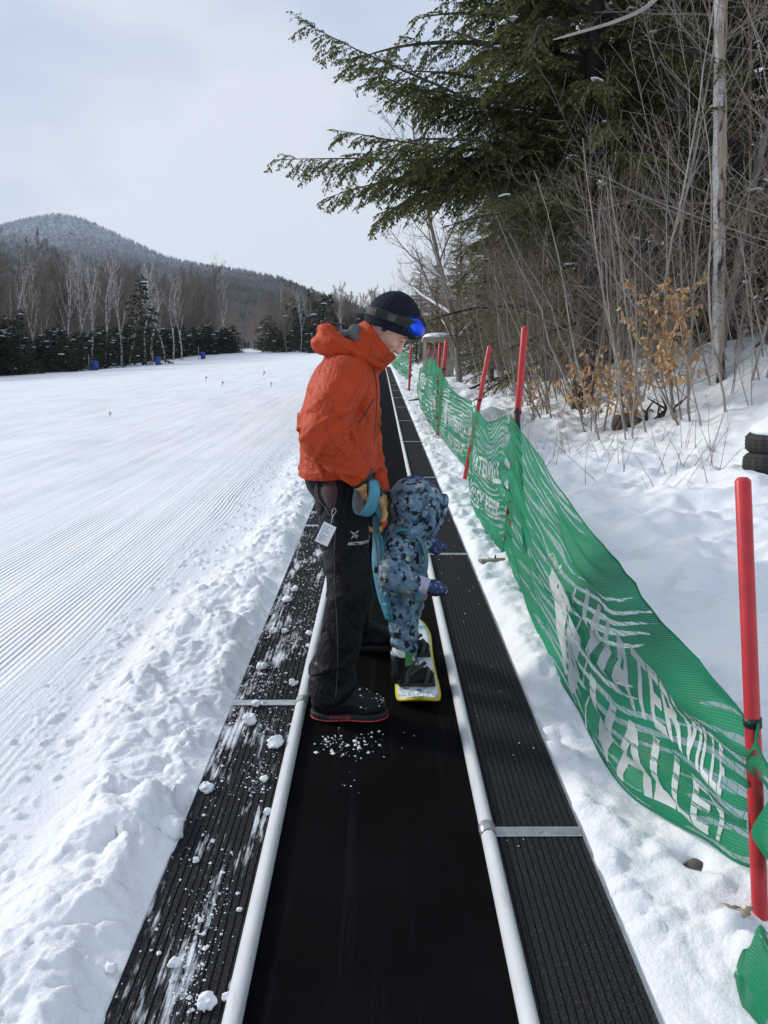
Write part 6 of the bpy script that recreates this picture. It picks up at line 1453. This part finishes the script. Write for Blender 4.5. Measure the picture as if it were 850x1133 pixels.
# --- treeline across the field on the left
GL = 'bare brown hardwoods of the left treeline'
fr_ = Kind([fir(81+k, (3.8, 4.6, 5.6, 4.2)[k], (2.0, 1.9, 1.8, 2.3)[k], 'dark young fir in the low row under the bare trees on the left') for k in range(4)]+[fir(181+k, 3.4+.3*k, 2.3, 'dark young fir in the low row under the bare trees on the left', .1, bushy=True, nb=80, snowy=9) for k in range(3)])
bl = Kind([bare_tree(91+k, 14.0, .13, (20, 13, 10), .62, 3, .35, start=.16, shrink=.42, label='tall bare brown hardwood in the treeline left of the field', group=GL, mats=('bark', 'twig'), minr=.017) for k in range(4)])
bi = Kind([bare_tree(101+k, 13.0, .15, (9, 6), .45, 2, .40, start=.30, shrink=.45, name='white_birch', label='white stemmed birch standing in the left treeline', group='white birches in the left treeline', mats=('farbirch', 'farbirch'), minr=.022) for k in range(3)])
poly = np.array([(-62, 40), (-47, 60), (-38.5, 72), (-37.5, 90), (-35, 104), (-29, 124), (-24.5, 136)], float)
def along_poly(q):
    S = np.concatenate([[0], np.cumsum(np.linalg.norm(np.diff(poly, axis=0), axis=1))]); s = q*S[-1]; i = min(len(poly)-2, np.searchsorted(S, s, 'right')-1); f = (s-S[i])/(S[i+1]-S[i]); p = poly[i]*(1-f)+poly[i+1]*f; d = nrm(poly[i+1]-poly[i]); return p, np.array((-d[1], d[0]))
for k in range(210):
    p, nn = along_poly(rng.uniform(.05, 1)); o = abs(rng.normal(1.5, 3.0)); q = p+nn*o; fr_.put(k if k % 3 == 0 else 4+k % 3, q[0], q[1], rng.uniform(0, 6), rng.uniform(.4, 1.3)*(1.25 if q[1] < 88 else 1)*(.75 if k % 3 == 0 else 1), tilt=(rng.normal(0, .06), rng.normal(0, .06)))
for px, y, s in ((163, 100, 2.0), (70, 82, 1.25), (30, 78, 1.15), (118, 90, 1.2), (90, 84, 1.0)):
    x = (px-421)/851*y; fr_.put(int(px), x, y, 1, s, 'tall fir rising above the low firs of the left treeline', 'tall firs in the left treeline')
for px, y, s in ((80, 96, 1.0), (88, 97, 1.05), (101, 98, 1.08), (107, 96, .95), (121, 99, 1.0), (140, 101, 1.0), (148, 102, 1.0), (165, 104, .95), (172, 103, .9), (187, 110, .85), (196, 112, .85), (205, 112, .8), (10, 84, .9), (46, 90, .9), (253, 140, 1.15), (60, 92, .9)):
    x = (px-421)/851*y; bi.put(int(px), x, y, rng.uniform(0, 6), s)
for k in range(150):
    p, nn = along_poly(rng.uniform(.0, 1)); q = p+nn*rng.uniform(2, 34); bl.put(k, q[0], q[1], rng.uniform(0, 6), rng.uniform(.82, 1.1)*(.98 if q[1] < 95 else .88))
# --- far trees beyond the field, both sides of the trail gap
GF = 'far trees beyond the field'
for k in range(54):
    px = rng.uniform(296, 440); y = rng.uniform(128, 190); bl.put(k, (px-421)/851*y, y, rng.uniform(0, 6), rng.uniform(.55, .8)*(y/150)**.5, 'bare hardwood in the far wood behind the man', GF)
for k in range(34):
    px = rng.uniform(290, 436); y = rng.uniform(124, 165); fr_.put(k, (px-421)/851*y, y, rng.uniform(0, 6), rng.uniform(.6, 1.4), 'dark fir in the far wood behind the man', 'far firs beyond the field')
for px, y, s in ((325, 150, 2.3), (363, 140, 2.45), (345, 150, 2.1), (385, 150, 2.0), (410, 140, 2.1), (300, 160, 1.7), (398, 145, 1.7), (430, 120, 1.4)):
    fr_.put(int(px), (px-421)/851*y, y, .7, s, 'tall fir standing above the far wood behind the man', 'tall firs of the far wood')
for k in range(30):
    px = rng.uniform(205, 300); y = rng.uniform(150, 270); 
    if abs((px-421)/851*y-(-27)) < 3.2 and y < 230: continue
    bl.put(k, (px-421)/851*y, y, rng.uniform(0, 6), rng.uniform(.6, .9), 'bare hardwood beside the trail gap', GF)
for k in range(16):
    px = rng.choice([rng.uniform(232, 262), rng.uniform(288, 310)]); y = rng.uniform(132, 160); fr_.put(k, (px-421)/851*y, y, rng.uniform(0, 6), rng.uniform(.4, .8), 'low fir beside the trail gap', 'far firs beyond the field')
for px, y in ((315, 140), (335, 138), (352, 142), (378, 136), (332, 150)): bi.put(int(px), (px-421)/851*y, y, rng.uniform(0, 6), .78, 'white stemmed birch in the far wood behind the man', 'white birches in the far wood')

# ------------------------------------------------------------------ thin winter haze
hz = MB(); X0, X1, Y0_, Y1_, Z0_, Z1_ = -1700, 1700, -60, 2100, -40, 420
hv = [(x, y, z) for z in (Z0_, Z1_) for y in (Y0_, Y1_) for x in (X0, X1)]
o = obj('haze', hv, [(0, 2, 3, 1), (4, 5, 7, 6), (0, 1, 5, 4), (2, 6, 7, 3), (0, 4, 6, 2), (1, 3, 7, 5)], M['snow'], sh=False, smooth=False)
m = bpy.data.materials.new('haze_air'); m.use_nodes = True; nt = m.node_tree; nt.nodes.clear(); out = nt.nodes.new('ShaderNodeOutputMaterial'); pv = nt.nodes.new('ShaderNodeVolumePrincipled')
pv.inputs['Density'].default_value = .00013; pv.inputs['Color'].default_value = (.80, .87, .95, 1); pv.inputs['Anisotropy'].default_value = .2; nt.links.new(pv.outputs[0], out.inputs['Volume'])
o.data.materials.clear(); o.data.materials.append(m); tag(o, 'thin pale winter haze between the lift and the mountain', 'haze', None, 'stuff')
